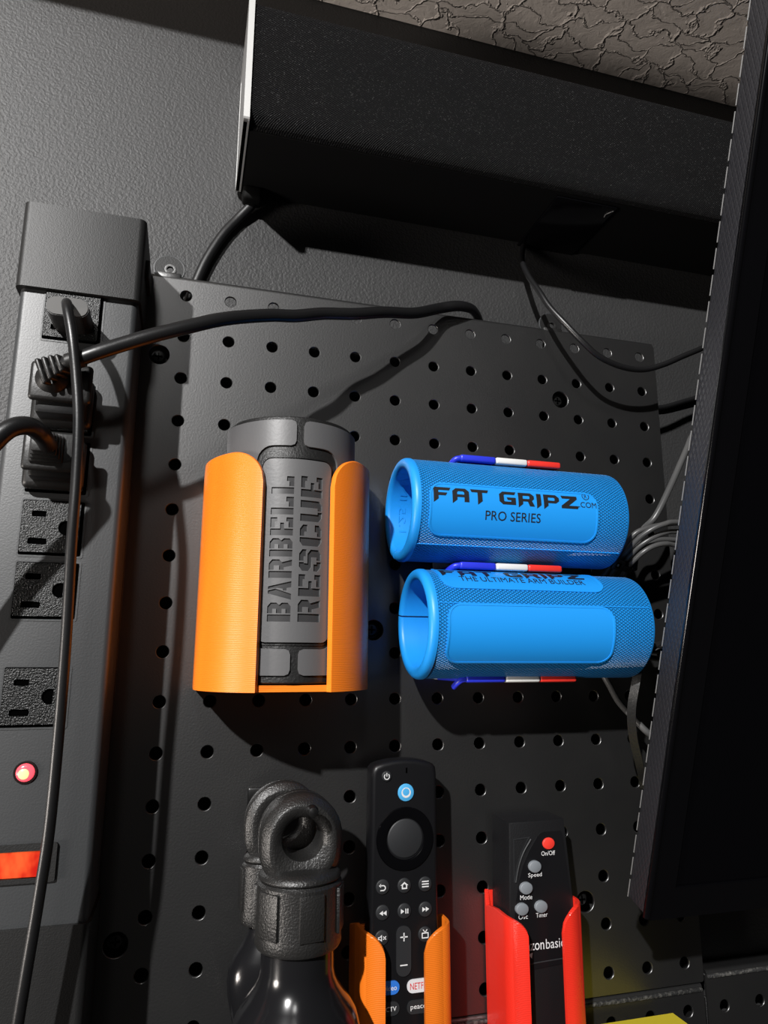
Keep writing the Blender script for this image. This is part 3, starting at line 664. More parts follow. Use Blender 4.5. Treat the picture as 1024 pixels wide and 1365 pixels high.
# ------------------------------------------------------------------ blue grips
GR, GI, GLN = 28.6, 22.6, 127
def grip(label, xl, ch, cz, slit, panels):
    t = thing('bar_grip', label, 'grip', (xl + GLN / 2, ch, cz), 'blue bar grips')
    rr = 3.0; prof = []
    for k in range(6): a = math.radians(180 - 90 * k / 5); prof.append((rr + rr * math.cos(a), GR - rr + rr * math.sin(a)))          # left outer round
    lip = len(prof); prof += [(4.2, GR), (4.4, GR - .45)]
    prof += [(x, GR - .45) for x in (30, 60, 90, GLN - 1.6)]
    for k in range(4): a = math.radians(90 - 90 * k / 3); prof.append((GLN - 1.4 + 1.4 * math.cos(a), GR - 1.9 + 1.4 * math.sin(a)))
    for k in range(5): a = math.radians(0 - 90 * k / 4); prof.append((GLN - 2.4 + 2.4 * math.cos(a), GI + 2.4 + 2.4 * math.sin(a)))
    for k in range(5): a = math.radians(270 - 90 * k / 4); prof.append((2.4 + 2.4 * math.cos(a), GI + 2.4 + 2.4 * math.sin(a)))
    n = 112; dl = .018; m = len(prof); V_, F_, uv, fm = [], [], [], []
    for k in range(n + 1):
        a = slit + dl + (2 * PI - 2 * dl) * k / n
        for x, r in prof: V_.append((xl + x, ch + r * math.cos(a), cz + r * math.sin(a))); uv.append((x, GR * a))
    for k in range(n):
        for j in range(m):
            F_.append((k * m + j, k * m + (j + 1) % m, (k + 1) * m + (j + 1) % m, (k + 1) * m + j))
            fm.append(1 if lip + 1 <= j <= lip + 5 else 0)
    F_.append(tuple(range(m))); fm.append(0); F_.append(tuple(range(n * m, (n + 1) * m))); fm.append(0)
    body = mk('grip_body', V_, F_, None, t, smooth=True, uv=uv, sharp=35, mats=[MT['blue'], MT['blueknurl']], fmat=fm)
    gm = lambda u, v_, l: (xl + u, ch + (GR + l) * math.cos(v_ / GR), cz + (GR + l) * math.sin(v_ / GR))
    im = lambda u, v_, l: (xl + u, ch + (GI - l) * math.cos(v_ / GR), cz + (GI - l) * math.sin(v_ / GR))
    for (x0, x1, a0, a1) in panels:
        v, f, _ = plate(rrect(x0, a0, x1, a1, 7, 8), [], gm, -.5, -.12, 1.6, 2.0, back=False); mk('smooth_panel', v, f, MT['blue'], t, smooth=True, sharp=20)
        v, f, _ = plate(rrect(x0 - .5, a0 - .5, x1 + .5, a1 + .5, 7.4, 8), [rrect(x0 + .4, a0 + .4, x1 - .4, a1 - .4, 6.6, 8)], gm, -.5, .12, 1.6, 0, back=False); mk('panel_rim', v, f, MT['blue'], t, smooth=True, sharp=20)
    return t, gm, im
LG = {
 'F': [([(0,4),(4.3,4),(3.9,3.1),(1.2,3.1),(1.2,2.4),(3.4,2.4),(3.0,1.5),(1.2,1.5),(1.2,.5),(0,-.6)], [])],
 'A': [([(0,-.6),(0,3.1),(.9,4),(3.3,4),(4.2,3.1),(4.2,-.1),(3.0,-.1),(3.0,1.3),(1.2,1.3),(1.2,.5)], [[(1.2,2.1),(3.0,2.1),(3.0,2.8),(2.7,3.1),(1.5,3.1),(1.2,2.8)]])],
 'T': [([(-.2,4),(4.4,4),(4.1,3.1),(2.8,3.1),(2.8,.5),(1.6,-.6),(1.6,3.1),(.1,3.1)], [])],
 'G': [([(.9,4),(4.4,4),(4.0,3.1),(1.4,3.1),(1.2,2.9),(1.2,1.1),(1.4,.9),(3.1,.9),(3.1,1.4),(2.2,1.4),(1.9,2.2),(4.3,2.2),(4.3,0),(.9,0),(0,.9),(0,3.1)], [])],
 'R': [([(0,-.6),(0,4),(3.3,4),(4.2,3.1),(4.2,2.2),(3.6,1.6),(4.3,-.1),(3.0,-.1),(2.5,1.3),(1.2,1.3),(1.2,.5)], [[(1.2,2.1),(2.8,2.1),(3.0,2.3),(3.0,2.9),(2.8,3.1),(1.2,3.1)]])],
 'I': [([(0,4),(1.2,4),(1.2,.5),(0,-.6)], [])],
 'P': [([(0,-.6),(0,4),(3.3,4),(4.2,3.1),(4.2,2.1),(3.3,1.3),(1.2,1.3),(1.2,.5)], [[(1.2,2.1),(2.8,2.1),(3.0,2.3),(3.0,2.9),(2.8,3.1),(1.2,3.1)]])],
 'Z': [([(0,4),(4.4,4),(4.4,3.1),(2.0,.9),(4.8,.9),(4.4,0),(0,0),(0,.8),(2.5,3.1),(.3,3.1)], [])]}
def logo(gm, parent, x0, x1, vb, vt):
    adv = {'F': 4.7, 'A': 4.8, 'T': 5.8, 'G': 5.0, 'R': 4.9, 'I': 1.9, 'P': 4.8, 'Z': 4.8}
    s = 'FATGRIPZ'; tot = sum(adv[c] for c in s) + 1.6 - .4; sx = (x1 - x0) / tot; x = x0; parts = []
    for i, c in enumerate(s):
        if i == 3: x += 1.4 * sx
        for P, H in GL_(c):
            parts.append(plate([(x + a * sx, vb + b / 4 * (vt - vb)) for a, b in P], [[(x + a * sx, vb + b / 4 * (vt - vb)) for a, b in h] for h in H], gm, -.3, .02, 1.5, 0, back=False)[:2])
        x += adv[c] * sx
    v, f = merge(*parts); return mk('printed_logo', v, f, MT['ink'], parent)
def GL_(c): return LG[c]
def arc(z, cz): return GR * math.asin((z - cz) / GR)

g1, gm1, im1 = grip('upper bright blue knurled foam grip printed with a large black logo', 119.3, 31.5, -126.3, math.radians(250), [(9.0, 106, -18.3, 9.8)])
logo(gm1, g1, 10.6, 94.3, 0.2, 7.4)
v, f = text_to('PRO SERIES', lambda u, v_, l: gm1(u, v_, .02), 39.5, -8.7, 32, 5.0, bold=0); mk('printed_words', v, f, MT['ink'], g1)
v, f = text_to('.COM', lambda u, v_, l: gm1(u, v_, .02), 94.8, 1.3, 10.8, 3.2, bold=0); mk('printed_words', v, f, MT['ink'], g1)
v1, f1, _ = plate(circ(99.6, 8.0, 2.2, 24), [circ(99.6, 8.0, 1.85, 24)], gm1, -.2, .02, 0, 0, back=False)
v2, f2 = text_to('R', lambda u, v_, l: gm1(u, v_, .02), 98.8, 6.9, 1.6, 2.2, bold=.02)
v, f = merge((v1, f1), (v2, f2)); mk('registered_mark', v, f, MT['ink'], g1)
v, f = text_to('1.25 IN / 2', lambda u, v_, l: (119.3 + 7 + v_, 31.5 + (GI - .25) * math.cos(u), -126.3 + (GI - .25) * math.sin(u)), -2.75, 0, -1.9, 4.2, bold=.02)
mk('embossed_words', v, f, MT['stripeblue'] if 0 else MT['blue'], g1)

g2, gm2, im2 = grip('lower bright blue knurled foam grip with a blank smooth panel facing out', 125.0, 39.2, -188.2, math.radians(168), [(9.5, 101.5, -21.8, 8.6), (9.5, 101.5, 18.5, 47)])
logo(gm2, g2, 11, 94, 29.2, 36.8)
v, f = text_to('THE ULTIMATE ARM BUILDER', lambda u, v_, l: gm2(u, v_, .02), 19.5, 23.6, 72, 4.4, bold=0); mk('printed_words', v, f, MT['ink'], g2)
tube('mould_line', [gm2(4.5, 9.4, -.25), gm2(60, 9.4, -.25), gm2(124.5, 9.4, -.25)], .3, MT['blue'], g2, seg=6)
tube('mould_line', [gm1(4.5, -24.5, -.25), gm1(60, -24.5, -.25), gm1(124.5, -24.5, -.25)], .3, MT['blue'], g1, seg=6)

# ------------------------------------------------------------------ tricolour rack under the grips
rk = thing('grip_rack', 'blue white and red striped rack holding the two blue grips', 'rack', (182, 0, -216))
def arm(zc, hx, thick, x0, x1, hook):
    xs = [x0, x0 + (x1 - x0) * .345, x0 + (x1 - x0) * .66, x1]
    for i, k in enumerate(('stripeblue', 'stripewhite', 'stripered')):
        v, f = rbox(((xs[i] + xs[i + 1]) / 2, hx / 2 + .2, zc), (xs[i + 1] - xs[i] - .02, hx, thick), 1.2, 3)
        o = mk('stripe_arm', v, f, MT[k], rk, smooth=True, label=('blue', 'white', 'red')[i] + ' end segment of the rack arm')
    tube('hook_nose', [(x0 + 3, hx - 1.6, zc), (x0 - 1.5, hx - 2.2, zc - .4 * hook), (x0 - 3.6, hx - 4, zc - 2.2 * hook), (x0 - 4.4, hx - 7, zc - 4.2 * hook)], 1.6, MT['stripeblue'], rk, n=5)
arm(-96.9, 43, 3.8, 152.2, 214.2, 1)
arm(-157.4, 46, 3.8, 149.5, 210.2, .6)
arm(-216.4, 47, 3.8, 151.5, 215.2, 1)
box('back_plate', (150, .2, -218), (214, 2.2, -97), MT['stripewhite'], rk, .6)

# ------------------------------------------------------------------ hanging black ball grips on a peg hook
def hanging(label, cx, ch, dz, rot, slim=False):
    t = thing('hanging_grip', label, 'grip handle', (cx, ch, -330 + dz), 'black ring-topped grips')
    zc = -286.2 + dz
    # ring head: D shape with a bevelled face, made of nested plates
    def dshape(r, zb, sq=3.0, n=40):
        P = []
        for k in range(n):
            a = 2 * PI * k / n; x, z = math.cos(a), math.sin(a)
            if z < 0:
                p = 3.4; q = (abs(x) ** p + abs(z) ** p) ** (-1 / p); x *= q; z *= q
            P.append((cx + r * x, zc + (r * z if z > 0 else zb * z)))
        return P
    ho = [(cx + 8.9 * math.cos(2 * PI * k / 40), zc + 8.7 * math.sin(2 * PI * k / 40)) for k in range(40)]
    levels = [(17.6, 17.6, ch - 9.5, 0), (18.8, 18.4, ch - 8.2, 0), (18.8, 18.4, ch - 5.0, 0), (18.0, 17.8, ch - 4.2, 0), (18.8, 18.4, ch - 3.4, 0), (18.8, 18.4, ch + 3.6, 0), (18.0, 17.9, ch + 4.8, 0), (15.4, 15.6, ch + 8.2, 0), (14.9, 15.1, ch + 8.5, 0), (12.6, 12.8, ch + 8.3, 0), (9.8, 9.6, ch + 6.6, 1), (8.9, 8.7, ch + 4.0, 1), (8.9, 8.7, ch - 9.5, 1)]
    V_, F_ = [], []; n = 40
    for r, zb, h, inn in levels:
        P = dshape(r, zb) if not inn else [(cx + r * math.cos(2 * PI * k / n), zc + zb * math.sin(2 * PI * k / n)) for k in range(n)]
        V_ += [(x, h, z) for x, z in P]
    L = len(levels)
    for i in range(L):
        j = (i + 1) % L
        for k in range(n): F_.append((i * n + k, i * n + (k + 1) % n, j * n + (k + 1) % n, j * n + k))
    mk('ring_head', V_, F_, MT['cast'], t, smooth=True, sharp=42)
    lathe('ring_base', cx, ch, [(8, -298.6 + dz), (14, -299 + dz), (17.4, -300.2 + dz), (18.6, -301.6 + dz), (18.8, -302.6 + dz), (18.2, -303.4 + dz), (9, -303.6 + dz)], MT['cast'], t, 48)
    lathe('collar', cx, ch, [(12, -303.8 + dz), (18.0, -303.8 + dz), (19.2, -305.0 + dz), (19.2, -326 + dz), (19.4, -329.5 + dz), (18.6, -331 + dz), (14, -331 + dz)], MT['cast'], t, 56)
    for k in range(6):     # flats round the collar
        a = rot + k * PI / 3; rm = Matrix.Rotation(a, 3, 'Z')
        v, f = rbox(rm @ Vector((18.3, 0, 0)) + Vector((cx, ch, -315.5 + dz)), (3.0, 11.0, 18.5), .4, 2, rm)
        mk('collar_flat', v, f, MT['cast'], t, smooth=True)
    if not slim:
        prof = [(13, -329), (16.3, -330.5), (16.3, -340), (16.8, -343.5), (18.3, -347), (21.0, -351), (24.2, -355), (26.6, -359), (28.2, -364), (29, -370), (29.2, -378), (28.6, -390), (26, -402), (21, -411), (13, -417), (3, -419)]
    else:
        prof = [(13, -329), (14.6, -331), (15.2, -335), (18, -340), (21.5, -345), (23.6, -350), (24.2, -355), (23.6, -361), (22, -368), (20.2, -376), (19.6, -386), (19, -400), (15, -409), (3, -412)]
    lathe('glossy_bulb', cx, ch, [(r, z + dz) for r, z in prof], MT['glossblack'], t, 64)
    return t
A = hanging('front black ring-topped grip with glossy bulb, hanging left of the slim remote', 67.6, 47.0, 0, math.radians(82))
hanging('rear black grip mostly hidden behind the front one, bulb edge showing left', 63.0, 20.5, 1.0, math.radians(115), True).scale = (1, .55, 1)
hk = thing('peg_hook', 'black steel peg hook with round tip carrying the two black grips', 'hook', (70, 0, -278))
tube('prong', [(71.2, -6, -276), (71.0, 20, -276), (70.2, 45, -275.6), (69.6, 59, -274.4), (69.2, 66, -272.2)], 2.3, MT['screw'], hk, n=8)
lathe_h('tip', 69.2, -272.0, [(.5, 70), (2.0, 69.4), (2.7, 67.5), (2.7, 65.5), (2.1, 63.5)], MT['screw'], hk)
box('back_plate', (46.8, .1, -283), (75, 3.6, -272), MT['screw'], hk, 1.2)
tube('board_peg', [(50.8, -10, -277), (50.8, -4, -279), (50.8, 2, -279.4)], 2.2, MT['silverdull'], hk, n=6)
tube('board_peg', [(76.2, -10, -277), (76.2, -4, -279), (76.2, 2, -279.4)], 2.2, MT['screw'], hk, n=6)

# ------------------------------------------------------------------ slim streaming remote in small orange holder
rh = thing('remote_holder', 'small orange open-fronted holder around the slim streaming remote', 'holder', (123, 0, -400))
def rim1(side, x, h):
    z = scoop(-336.0, -346.5, 13, 112.0, 132.0)(side, x, h)
    return z - .35 * max(0, 16 - h)
holder(rh, 101.6, 148.6, .2, 35, 12, 3, 112.0, 132.0, 2.3, -440, rim1, MT['orangedk'])
r1 = thing('remote_control', 'slim black streaming remote with a blue button, standing in small orange holder', 'remote', (124, 20, -400))
RT, RB_, RH = -258.0, -398, 27.5
P = [(106.6, -265), (106.9, -261.6), (108.4, -259.8), (112, -258.6), (118, -257.6), (124.3, -257.2), (130.4, -257.6), (136.4, -258.8), (140.0, -260.2), (141.4, -262), (141.8, -265), (142.2, RB_), (105.8, RB_)]
def inset(P, d):
    cx = sum(p[0] for p in P) / len(P); cz = (min(p[1] for p in P) + max(p[1] for p in P)) / 2; w2 = (max(p[0] for p in P) - min(p[0] for p in P)) / 2; h2 = (max(p[1] for p in P) - min(p[1] for p in P)) / 2
    return [(cx + (x - cx) * (1 - d / w2), cz + (z - cz) * (1 - d / h2)) for x, z in P]
def stack(name, P, lv, m, parent, smooth=True, label=None):
    V_, F_ = [], []; n = len(P)
    for d, h in lv: V_ += [(x, h, z) for x, z in inset(P, d)]
    for i in range(len(lv) - 1):
        for k in range(n): F_.append((i * n + k, i * n + (k + 1) % n, (i + 1) * n + (k + 1) % n, (i + 1) * n + k))
    F_.append(tuple(range(n))); F_.append(tuple(range((len(lv) - 1) * n, len(lv) * n)))
    return mk(name, V_, F_, m, parent, smooth=smooth, sharp=35, label=label)
stack('remote_body', P, [(3, 12), (.6, 15), (0, 19), (0, RH - 2.2), (.5, RH - .9), (1.5, RH - .1), (2.4, RH)], MT['remote'], r1)
def btn(cx, cz, r, m='button', proud=.7, rz=None, name='button', label=None): return prism_disc(name, cx, cz, r, RH - .4, RH + proud, MT[m], r1, 26, .3, rz=rz, label=label)
def icon(parts, parent, h, m='white', name='icon'):
    pl = [plate(o, hs, flatmap, h - .1, h + .06, 0, 0, back=False)[:2] for o, hs in parts]
    v, f = merge(*pl); return mk(name, v, f, MT[m], parent)
def line(x0, z0, x1, z1, w):
    d = Vector((x1 - x0, z1 - z0)).normalized(); n = Vector((-d.y, d.x)) * w / 2
    return ([(x0 + n.x, z0 + n.y), (x0 - n.x, z0 - n.y), (x1 - n.x, z1 - n.y), (x1 + n.x, z1 + n.y)], [])
def arcband(cx, cz, r, w, a0, a1, n=16):
    A = [math.radians(a0 + (a1 - a0) * k / n) for k in range(n + 1)]
    return ([(cx + (r + w / 2) * math.cos(a), cz + (r + w / 2) * math.sin(a)) for a in A] + [(cx + (r - w / 2) * math.cos(a), cz + (r - w / 2) * math.sin(a)) for a in reversed(A)], [])
HB2 = RH + .7
b_ = btn(114.3, -265.2, 2.6); icon([arcband(114.3, -265.3, 1.35, .42, 125, 415), line(114.3, -265.3, 114.3, -263.5, .42)], b_, HB2)
box('microphone', (124.6, RH - .3, -264.2), (125.6, RH + .1, -261.4), MT['void'], r1, .3)
b_ = btn(124.6, -273.5, 4.3, 'alexa', label='light blue voice button'); icon([(circ(124.6, -273.5, 2.5, 28), [circ(124.6, -273.2, 1.8, 28)])], b_, HB2)
rg = ring('navigation_ring', 124.2, -295.6, 15.2, 9.8, RH - .8, RH + .9, MT['gloss'], r1, 56, label='glossy navigation ring')
prism_disc('select_button', 124.2, -295.4, 9.5, RH - .6, RH + .5, MT['button'], r1, 48, .8)
rows = [(-317.6, 'a'), (-328.9, 'b')]
XS = (112.4, 123.6, 134.6)
for z in (-317.3, -328.9):
    for i, x in enumerate(XS):
        b_ = btn(x, z + (.6, 0, -.5)[i] * .3, 3.5)
        if z > -320:
            if i == 0: icon([arcband(x + .2, z - .2, 1.1, .5, -90, 90), line(x - 1.3, z + .9, x + .2, z + .9, .5), line(x - 1.3, z - 1.3, x + .2, z - 1.3, .5), ([(x - 2, z + .9), (x - 1, z + 1.8), (x - 1, z + 0)], [])], b_, HB2)
            if i == 1: icon([([(x - 1.4, z - 1.5), (x + 1.4, z - 1.5), (x + 1.4, z + .2), (x + 2, z + .2), (x, z + 1.8), (x - 2, z + .2), (x - 1.4, z + .2)], [[(x - .8, z - .9), (x - .8, z + .3), (x, z + .9), (x + .8, z + .3), (x + .8, z - .9)]])], b_, HB2)
            if i == 2: icon([line(x - 1.8, z + q, x + 1.8, z + q, .55) for q in (-1.2, 0, 1.2)], b_, HB2)
        else:
            tri = lambda cx, s: ([(cx - .9 * s, z + 1.1), (cx - .9 * s, z - 1.1), (cx + .9 * s, z)], [])
            if i == 0: icon([tri(x + 1, -1), tri(x - .8, -1)], b_, HB2)
            if i == 1: icon([tri(x - 1, 1), line(x + .7, z + 1.1, x + .7, z - 1.1, .55), line(x + 1.7, z + 1.1, x + 1.7, z - 1.1, .55)], b_, HB2)
            if i == 2: icon([tri(x - .8, 1), tri(x + 1, 1)], b_, HB2)
b_ = btn(112.0, -340.0, 3.5); x, z = 112.0, -340.0
icon([([(x - 2, z + .6), (x - 1.2, z + .6), (x, z + 1.5), (x, z - 1.5), (x - 1.2, z - .6), (x - 2, z - .6)], [[(x - 1.6, z + .25), (x - 1.6, z - .25), (x - 1.0, z - .25), (x - .4, z - .7), (x - .4, z + .7), (x - 1.0, z + .25)]]), line(x + .7, z - .7, x + 2.1, z + .7, .4), line(x + .7, z + .7, x + 2.1, z - .7, .4)], b_, HB2)
b_ = btn(134.3, -340.4, 3.5); x, z = 134.3, -340.6
icon([(rrect(x - 1.8, z - 1.5, x + 1.8, z + 1.2, .3, 2), [rrect(x - 1.3, z - 1, x + 1.3, z + .7, .2, 2)]), line(x, z + 1.2, x - 1.1, z + 2.5, .4), line(x, z + 1.2, x + 1.1, z + 2.5, .4)], b_, HB2)
v, f, _ = plate(rrect(119.4, -358.0, 127.0, -335.6, 3.7, 8), [], flatmap, RH - .2, RH + .7)
b_ = mk('volume_button', v, f, MT['button'], r1); icon([line(121.4, -340.5, 125.2, -340.5, .55), line(123.3, -342.4, 123.3, -338.6, .55)], b_, HB2); icon([line(121.3, -353.0, 125.1, -353.0, .55)], b_, HB2)
def app(x0, x1, z, m, s, tm, sz, tx):
    v, f, _ = plate(rrect(x0, z - 3, x1, z + 3, 2.9, 6), [], flatmap, RH - .2, RH + .6); b_ = mk('app_button', v, f, MT[m], r1, label='%s app button' % {'bluebtn': 'blue', 'whitebtn': 'white'}.get(m, 'black'))
    v, f = text_to(s, lambda u, v_, l: (u, RH + .68, v_), tx[0], z - sz / 2, tx[1] - tx[0], sz, bold=.03); mk('printed_word', v, f, MT[tm], b_)
app(107.5, 121.0, -362.3, 'bluebtn', 'video', 'white', 2.2, (113.2, 119.6))
app(124.9, 138.6, -362.8, 'whitebtn', 'NETFLIX', 'redink', 2.9, (126.4, 137.6))
app(107.5, 121.0, -371.4, 'button', 'DIRECTV', 'white', 2.0, (108.4, 119.4))
app(124.9, 138.6, -372.0, 'button', 'peacock', 'white', 2.9, (126.6, 138.2))

# ------------------------------------------------------------------ fan remote in the red holder
dh = thing('remote_holder', 'glossy red open-fronted holder around the fan remote', 'holder', (198, 0, -400))
def rim2(side, x, h):
    z = scoop(-331.5 if side > 0 else -335.5, -343.5, 14, 186.6, 206.2)(side, x, h)
    return z + (5.5 if (h < 3.5 and x < 186) else -.15 * max(0, 16 - h))
holder(dh, 177.8, 221.5, .2, 37, 12, 2.5, 186.6, 206.2, 2.3, -440, rim2, MT['red'])
r2 = thing('remote_control', 'chunky black fan remote with grey buttons and one red, in the red holder', 'remote', (197, 14, -400))
H2 = 32.0
def rb2(lo, hi, tap): pass
P = [(179.6, -290.0), (212.2, -290.0), (215.6, -330), (215.6, -398), (178.6, -398), (178.6, -330)]
stack('remote_body', P, [(1.2, 10), (0, 11.5), (0, H2 - 1.0), (.4, H2 - .3), (1.2, H2)], MT['remotegrey'], r2)
P2 = [(181.8, -298.3), (191.6, -297.6), (189.6, -300.0), (186.2, -305.5), (183.6, -311.5), (182.0, -319.5), (181.4, -319.0)]
icon([(P2, [[(182.3, -298.8), (190.2, -298.2), (189.0, -300.2), (185.7, -305.6), (183.1, -311.8), (181.9, -317.5)]])], r2, H2 + .25, 'greybtn' if 0 else 'button', 'raised_outline')
tube('raised_curve', [(192.0, H2 + .1, -299.0), (187.4, H2 + .1, -305.3), (184.5, H2 + .1, -311.8), (182.6, H2 + .1, -319.2)], .55, MT['button'], r2, n=6, seg=8)
v, f, _ = plate([(195.4, -298.2), (197.6, -296.4), (200, -295.8), (209.2, -295.8), (210.4, -297.0), (213.6, -330), (214, -359), (181.3, -361), (180.9, -338), (182.4, -328), (184.0, -320), (187, -311), (191.0, -304)], [], flatmap, H2 - .2, H2 + .35)
mk('label_panel', v, f, MT['remote'], r2, label='smooth raised button panel')
for (x, z, m, s, tx, tz, tw) in ((201.9, -301.5, 'redbtn', 'On/Off', 197.6, -307.4, 8.0), (193.1, -312.0, 'greybtn', 'Speed', 189.6, -317.8, 7.8), (187.7, -321.9, 'greybtn', 'Mode', 184.6, -327.6, 6.8), (185.0, -331.6, 'greybtn', 'Osc', 183.3, -336.6, 5.2), (195.8, -331.3, 'greybtn', 'Timer', 193.2, -336.6, 6.6)):
    b_ = prism_disc('button', x, z, 3.5, H2 - .2, H2 + (2.2 if m == 'greybtn' else 1.2), MT[m], r2, 24, .4, label='grey rubber button' if m == 'greybtn' else 'red power button', rz=2.9)
    v, f = text_to(s, lambda u, v_, l: (u, H2 + .42, v_), tx, tz, tw, 2.6 if s in ('Speed',) else 2.2); mk('printed_word', v, f, MT['white'], b_)
v, f = text_to('amazon', lambda u, v_, l: (u, H2 + .42, v_), 180.6, -351.6, 16.6, 3.3, bold=.05); mk('printed_word', v, f, MT['white'], r2)
v, f = text_to('basics', lambda u, v_, l: (u, H2 + .42, v_), 198.2, -351.6, 12.8, 4.6, bold=0); mk('printed_word', v, f, MT['white'], r2)
v, f = merge(*[plate(*arcband(186.3, -348.6, 5.4, .5, 225, 300), flatmap, H2 + .3, H2 + .42, back=False)[:2], plate([(188.0, -353.2), (190.6, -352.6), (190.0, -355.2)], [], flatmap, H2 + .3, H2 + .42, back=False)[:2]])
mk('printed_arrow', v, f, MT['white'], r2)
tube('panel_ridge', [(182, H2 + .2, -358.0), (195, H2 + .2, -357.4), (212, H2 + .2, -356.8)], .4, MT['greybtn'] if 0 else MT['button'], r2, n=4, seg=8)

r2.location = V(200.4, 7.15, -403.55); r2.scale = (1.0182, 1.0182, 1.0182)  # fan remote enlarged about the camera position, pushed back along the line of sight
# ------------------------------------------------------------------ yellow box at the bottom edge
yb = thing('box_holder', 'yellow printed box at the very bottom right, only its top corner showing', 'holder', (262, 0, -440))
v, f, _ = plate([(226, 10), (287, 10), (287, 60), (283, 64), (226, 64), (222, 60), (222, 14)], [], lambda u, v_, l: (u, v_, l), -440, -400.8)
mk('box_body', v, f, MT['yellow'], yb)
box('mounting_lug', (236, .2, -425), (266, 10.5, -408), MT['yellow'], yb, .6)

# ------------------------------------------------------------------ loose cables
tagit(tube('cable', [(44, -13, 96), (36.9, -13.5, 78), (28, -15.5, 66), (19.5, -15.5, 53.5), (11, -15.5, 36), (5.5, -15.5, 20), (0, -15.5, 0), (-4, -15.5, -20)], 3.1, MT['rubber'], n=8, flat=.75),
      'short black cable running from the left end of the soundbar behind the pegboard', 'cable')
c = tube('cable', [(228, -17, 84), (222, -9, 66), (219.8, 3, 47), (221.5, 14, 29.5), (225, 20, 16), (232.5, 26, 2), (242, 29, -10), (253.5, 29, -18.6), (270, 28, -23), (287, 27, -22.5), (303, 27, -17), (318, 27, -9.5), (330.5, 27, -3.5), (350, 26, 6), (380, 22, 14)], 1.9, MT['rubber'], n=8)
tagit(c, 'thin black cable looping from under the soundbar to behind the television', 'cable')
tagit(tube('cable', [(292, -8, -2), (303, -14, -15), (315, -15.5, -27), (330, -15.8, -29), (352, -15, -22), (380, -14, -12)], 1.8, MT['rubber'], n=6),
      'thin black cable low against the wall right of the pegboard corner', 'cable')
# bundle of cables: they come up between the two blue grips, pass the tie and fan out behind the television
BUN = [
 ([(251, 14, -163), (255.2, 22.0, -152.8), (255.8, 28.0, -147.5), (256.7, 33.0, -143.4), (259.7, 38.0, -137.3), (263.7, 41.0, -132.9), (270.9, 42.0, -130.2), (281.3, 40.0, -127.6), (292.5, 38.0, -125.6), (330, 34.0, -121.0)], 'uppermost grey-black cable of the bundle right of the upper blue grip'),
 ([(255.5, 17, -161), (258.4, 24.5, -152.6), (258.6, 30.0, -147.6), (259.2, 36.0, -144.0), (262.7, 42.0, -137.6), (268.5, 47.0, -132.4), (276.2, 49.5, -129.0), (286.7, 49.0, -127.2), (330, 44.0, -125.8)], 'second cable from the top of the bundle entering behind the television'),
 ([(259, 14, -163), (261.2, 21.0, -154.3), (261.8, 27.0, -149.8), (261.4, 34.0, -147.2), (264.6, 39.5, -141.7), (271.0, 43.5, -136.8), (279.7, 44.5, -133.2), (290.6, 43.0, -131.6), (330, 38.0, -129.6)], 'middle cable of the bundle entering behind the television'),
 ([(260.4, 12, -168), (263.4, 22.0, -158.2), (264.4, 28.5, -152.4), (264.2, 34, -149.6), (266.9, 39, -145.2), (273.0, 41.5, -141.2), (281.5, 41.5, -139.2), (292.2, 39.0, -139.4), (330, 32.0, -142.1)], 'lowest and foremost cable of the bundle entering behind the television'),
 ([(258, 9, -167), (264.0, 17.5, -155.6), (266.0, 23.5, -149.0), (267.2, 29.0, -145.4), (270.5, 32.0, -141.0), (276.5, 34.0, -137.6), (284.2, 33.5, -135.4), (297.5, 31.5, -134.6), (330, 28.0, -134.6)], 'rearmost cable of the bundle, half hidden under the lowest one')]
for P_, lb in BUN:
    tagit(tube('cable', P_, 1.55, MT['cable'], n=7), lb, 'cable', 'bundled cables')
zt = thing('cable_tie', 'black plastic tie with square buckle around the cable bundle', 'cable tie', (252, 24, -152))
dirv = Vector((.28, .52, .80)).normalized()
q = Vector((0, 1, 0)); q = (q - dirv * q.dot(dirv)).normalized(); sd = dirv.cross(q)
Rz = Matrix((sd, q, dirv)).transposed()
cen = Vector((260.2, 27.4, -150.6))
def band(name, c, rw, rh, w, m, parent):
    V_, F_ = [], []; n = 28
    for k in range(n):
        a = 2 * PI * k / n; x, y = math.cos(a), math.sin(a); x = math.copysign(abs(x) ** .8, x); y = math.copysign(abs(y) ** .8, y)
        for rr, zz in ((0, -w / 2), (.9, -w / 2), (.9, w / 2), (0, w / 2)): V_.append(c + Rz @ Vector((x * (rw + rr), y * (rh + rr), zz)))
    for k in range(n):
        for j in range(4): F_.append((k * 4 + j, k * 4 + (j + 1) % 4, ((k + 1) % n) * 4 + (j + 1) % 4, ((k + 1) % n) * 4 + j))
    return mk(name, V_, F_, m, parent, smooth=True, sharp=30)
band('band', cen + Vector((0, -1.2, 0)), 7.2, 5.2, 3.2, MT['strap'], zt)
bc = cen + Rz @ Vector((-4.4 if (Rz @ Vector((-1, 0, 0))).x < 0 else 4.4, 5.2, .2))
v, f = rbox(bc, (6.4, 2.4, 6.6), .6, 2, Rz); bk = mk('buckle', v, f, MT['strap'], zt, smooth=True)
v, f = rbox(bc + Rz @ Vector((0, 1.2, 0)), (3.0, .5, 3.4), 0, 1, Rz); mk('buckle_slot', v, f, MT['void'], bk)
v, f = rbox(bc + Rz @ Vector((.5, 1.35, 0)), (1.2, .7, 1.6), .2, 1, Rz); mk('buckle_tongue', v, f, MT['silverdull'], bk)

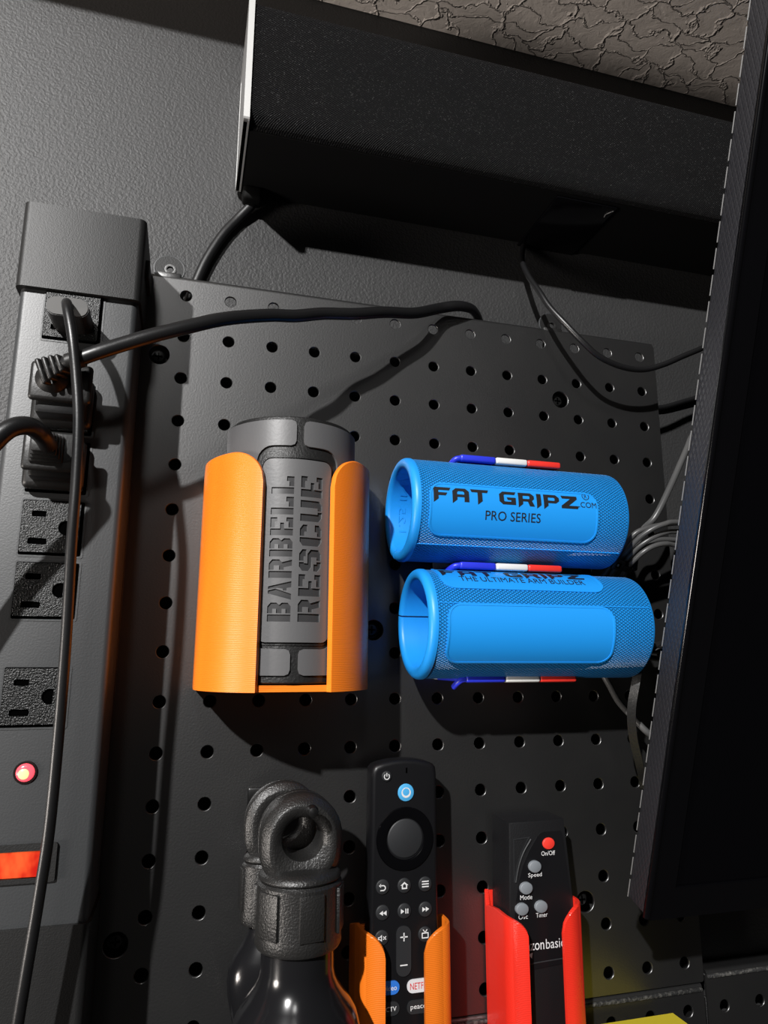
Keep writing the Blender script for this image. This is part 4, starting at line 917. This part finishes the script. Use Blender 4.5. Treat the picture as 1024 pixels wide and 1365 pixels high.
tagit(tube('cable', [(345, 24, -38), (318.9, 30.0, -63.9), (308.7, 34.0, -77.0), (291.0, 38.0, -103.5), (279.5, 37.5, -122.0), (274.6, 31.0, -129.8), (274, 25, -140), (276, 18, -152)], 1.9, MT['cable'], n=7), 'single straight cable rising steeply to the television behind the bundle', 'cable')
LOW = [([(262, 4, -178), (268.5, 9, -184.9), (272.9, 15.0, -192.0), (276.0, 19.0, -196.4), (280.5, 22.0, -198.2), (286.1, 23.0, -197.9), (330, 24.0, -195.1)], 'upper'),
       ([(262, 5, -184), (268.9, 10.0, -193.2), (272.6, 18.0, -197.6), (276.5, 24.0, -200.4), (283.3, 26.5, -201.5), (330, 24.0, -200.8)], 'middle'),
       ([(262, 6, -191), (268.4, 10.0, -199.6), (272.8, 15.5, -202.2), (276.5, 19.0, -203.9), (286.5, 22.0, -206.0), (330, 20.0, -208.7)], 'lowest')]
for P_, lb in LOW:
    tagit(tube('cable', P_, 1.7, MT['cable'], n=7), lb + ' of the three cables leaving behind the lower blue grip under the strap', 'cable', 'cables behind the lower blue grip')
# flat strap loop
def strap(name, pts, w, t, m, label, cat):
    path = cr_path(pts, 8); V_, F_ = [], []
    for i, p in enumerate(path):
        tg = (path[min(i + 1, len(path) - 1)] - path[max(i - 1, 0)]).normalized(); s = Vector((.55, .55, 0)); s = (s - tg * s.dot(tg)).normalized(); n = tg.cross(s)
        for a, b in ((-w, -t), (w, -t), (w, t), (-w, t)): V_.append(p + s * a / 2 + n * b / 2)
    for i in range(len(path) - 1):
        for j in range(4): F_.append((i * 4 + j, i * 4 + (j + 1) % 4, (i + 1) * 4 + (j + 1) % 4, (i + 1) * 4 + j))
    F_ += [(0, 1, 2, 3), tuple(range(len(V_) - 4, len(V_)))]
    o = mk(name, V_, F_, m, None, smooth=True, sharp=30); tagit(o, label, cat); return o
strap('cable_strap', [(312, 20, -193), (295.5, 27.0, -194.0), (280.3, 35.0, -196.5), (267.8, 39.0, -200.8), (258.6, 42.0, -209.4), (254.2, 42.0, -221.9), (253.9, 38.0, -234.3), (259.2, 30.0, -248.9), (270.6, 18.0, -266.0), (280.5, 6.0, -277.4), (284, 1.5, -283)], 4.6, 1.2, MT['strap'], 'flat black strap hanging in a curve beside the television', 'strap')
tagit(tube('cable', [(243, 8, -204), (251.9, 12.0, -213.2), (255.8, 14.0, -220.6), (261.4, 15.0, -231.2), (268.8, 18.0, -240.4), (275.0, 22.0, -248.5), (289.3, 26.0, -260.2), (310, 28, -272)], 1.9, MT['cable'], n=7), 'thin dark cable slanting down behind the strap towards the television', 'cable')
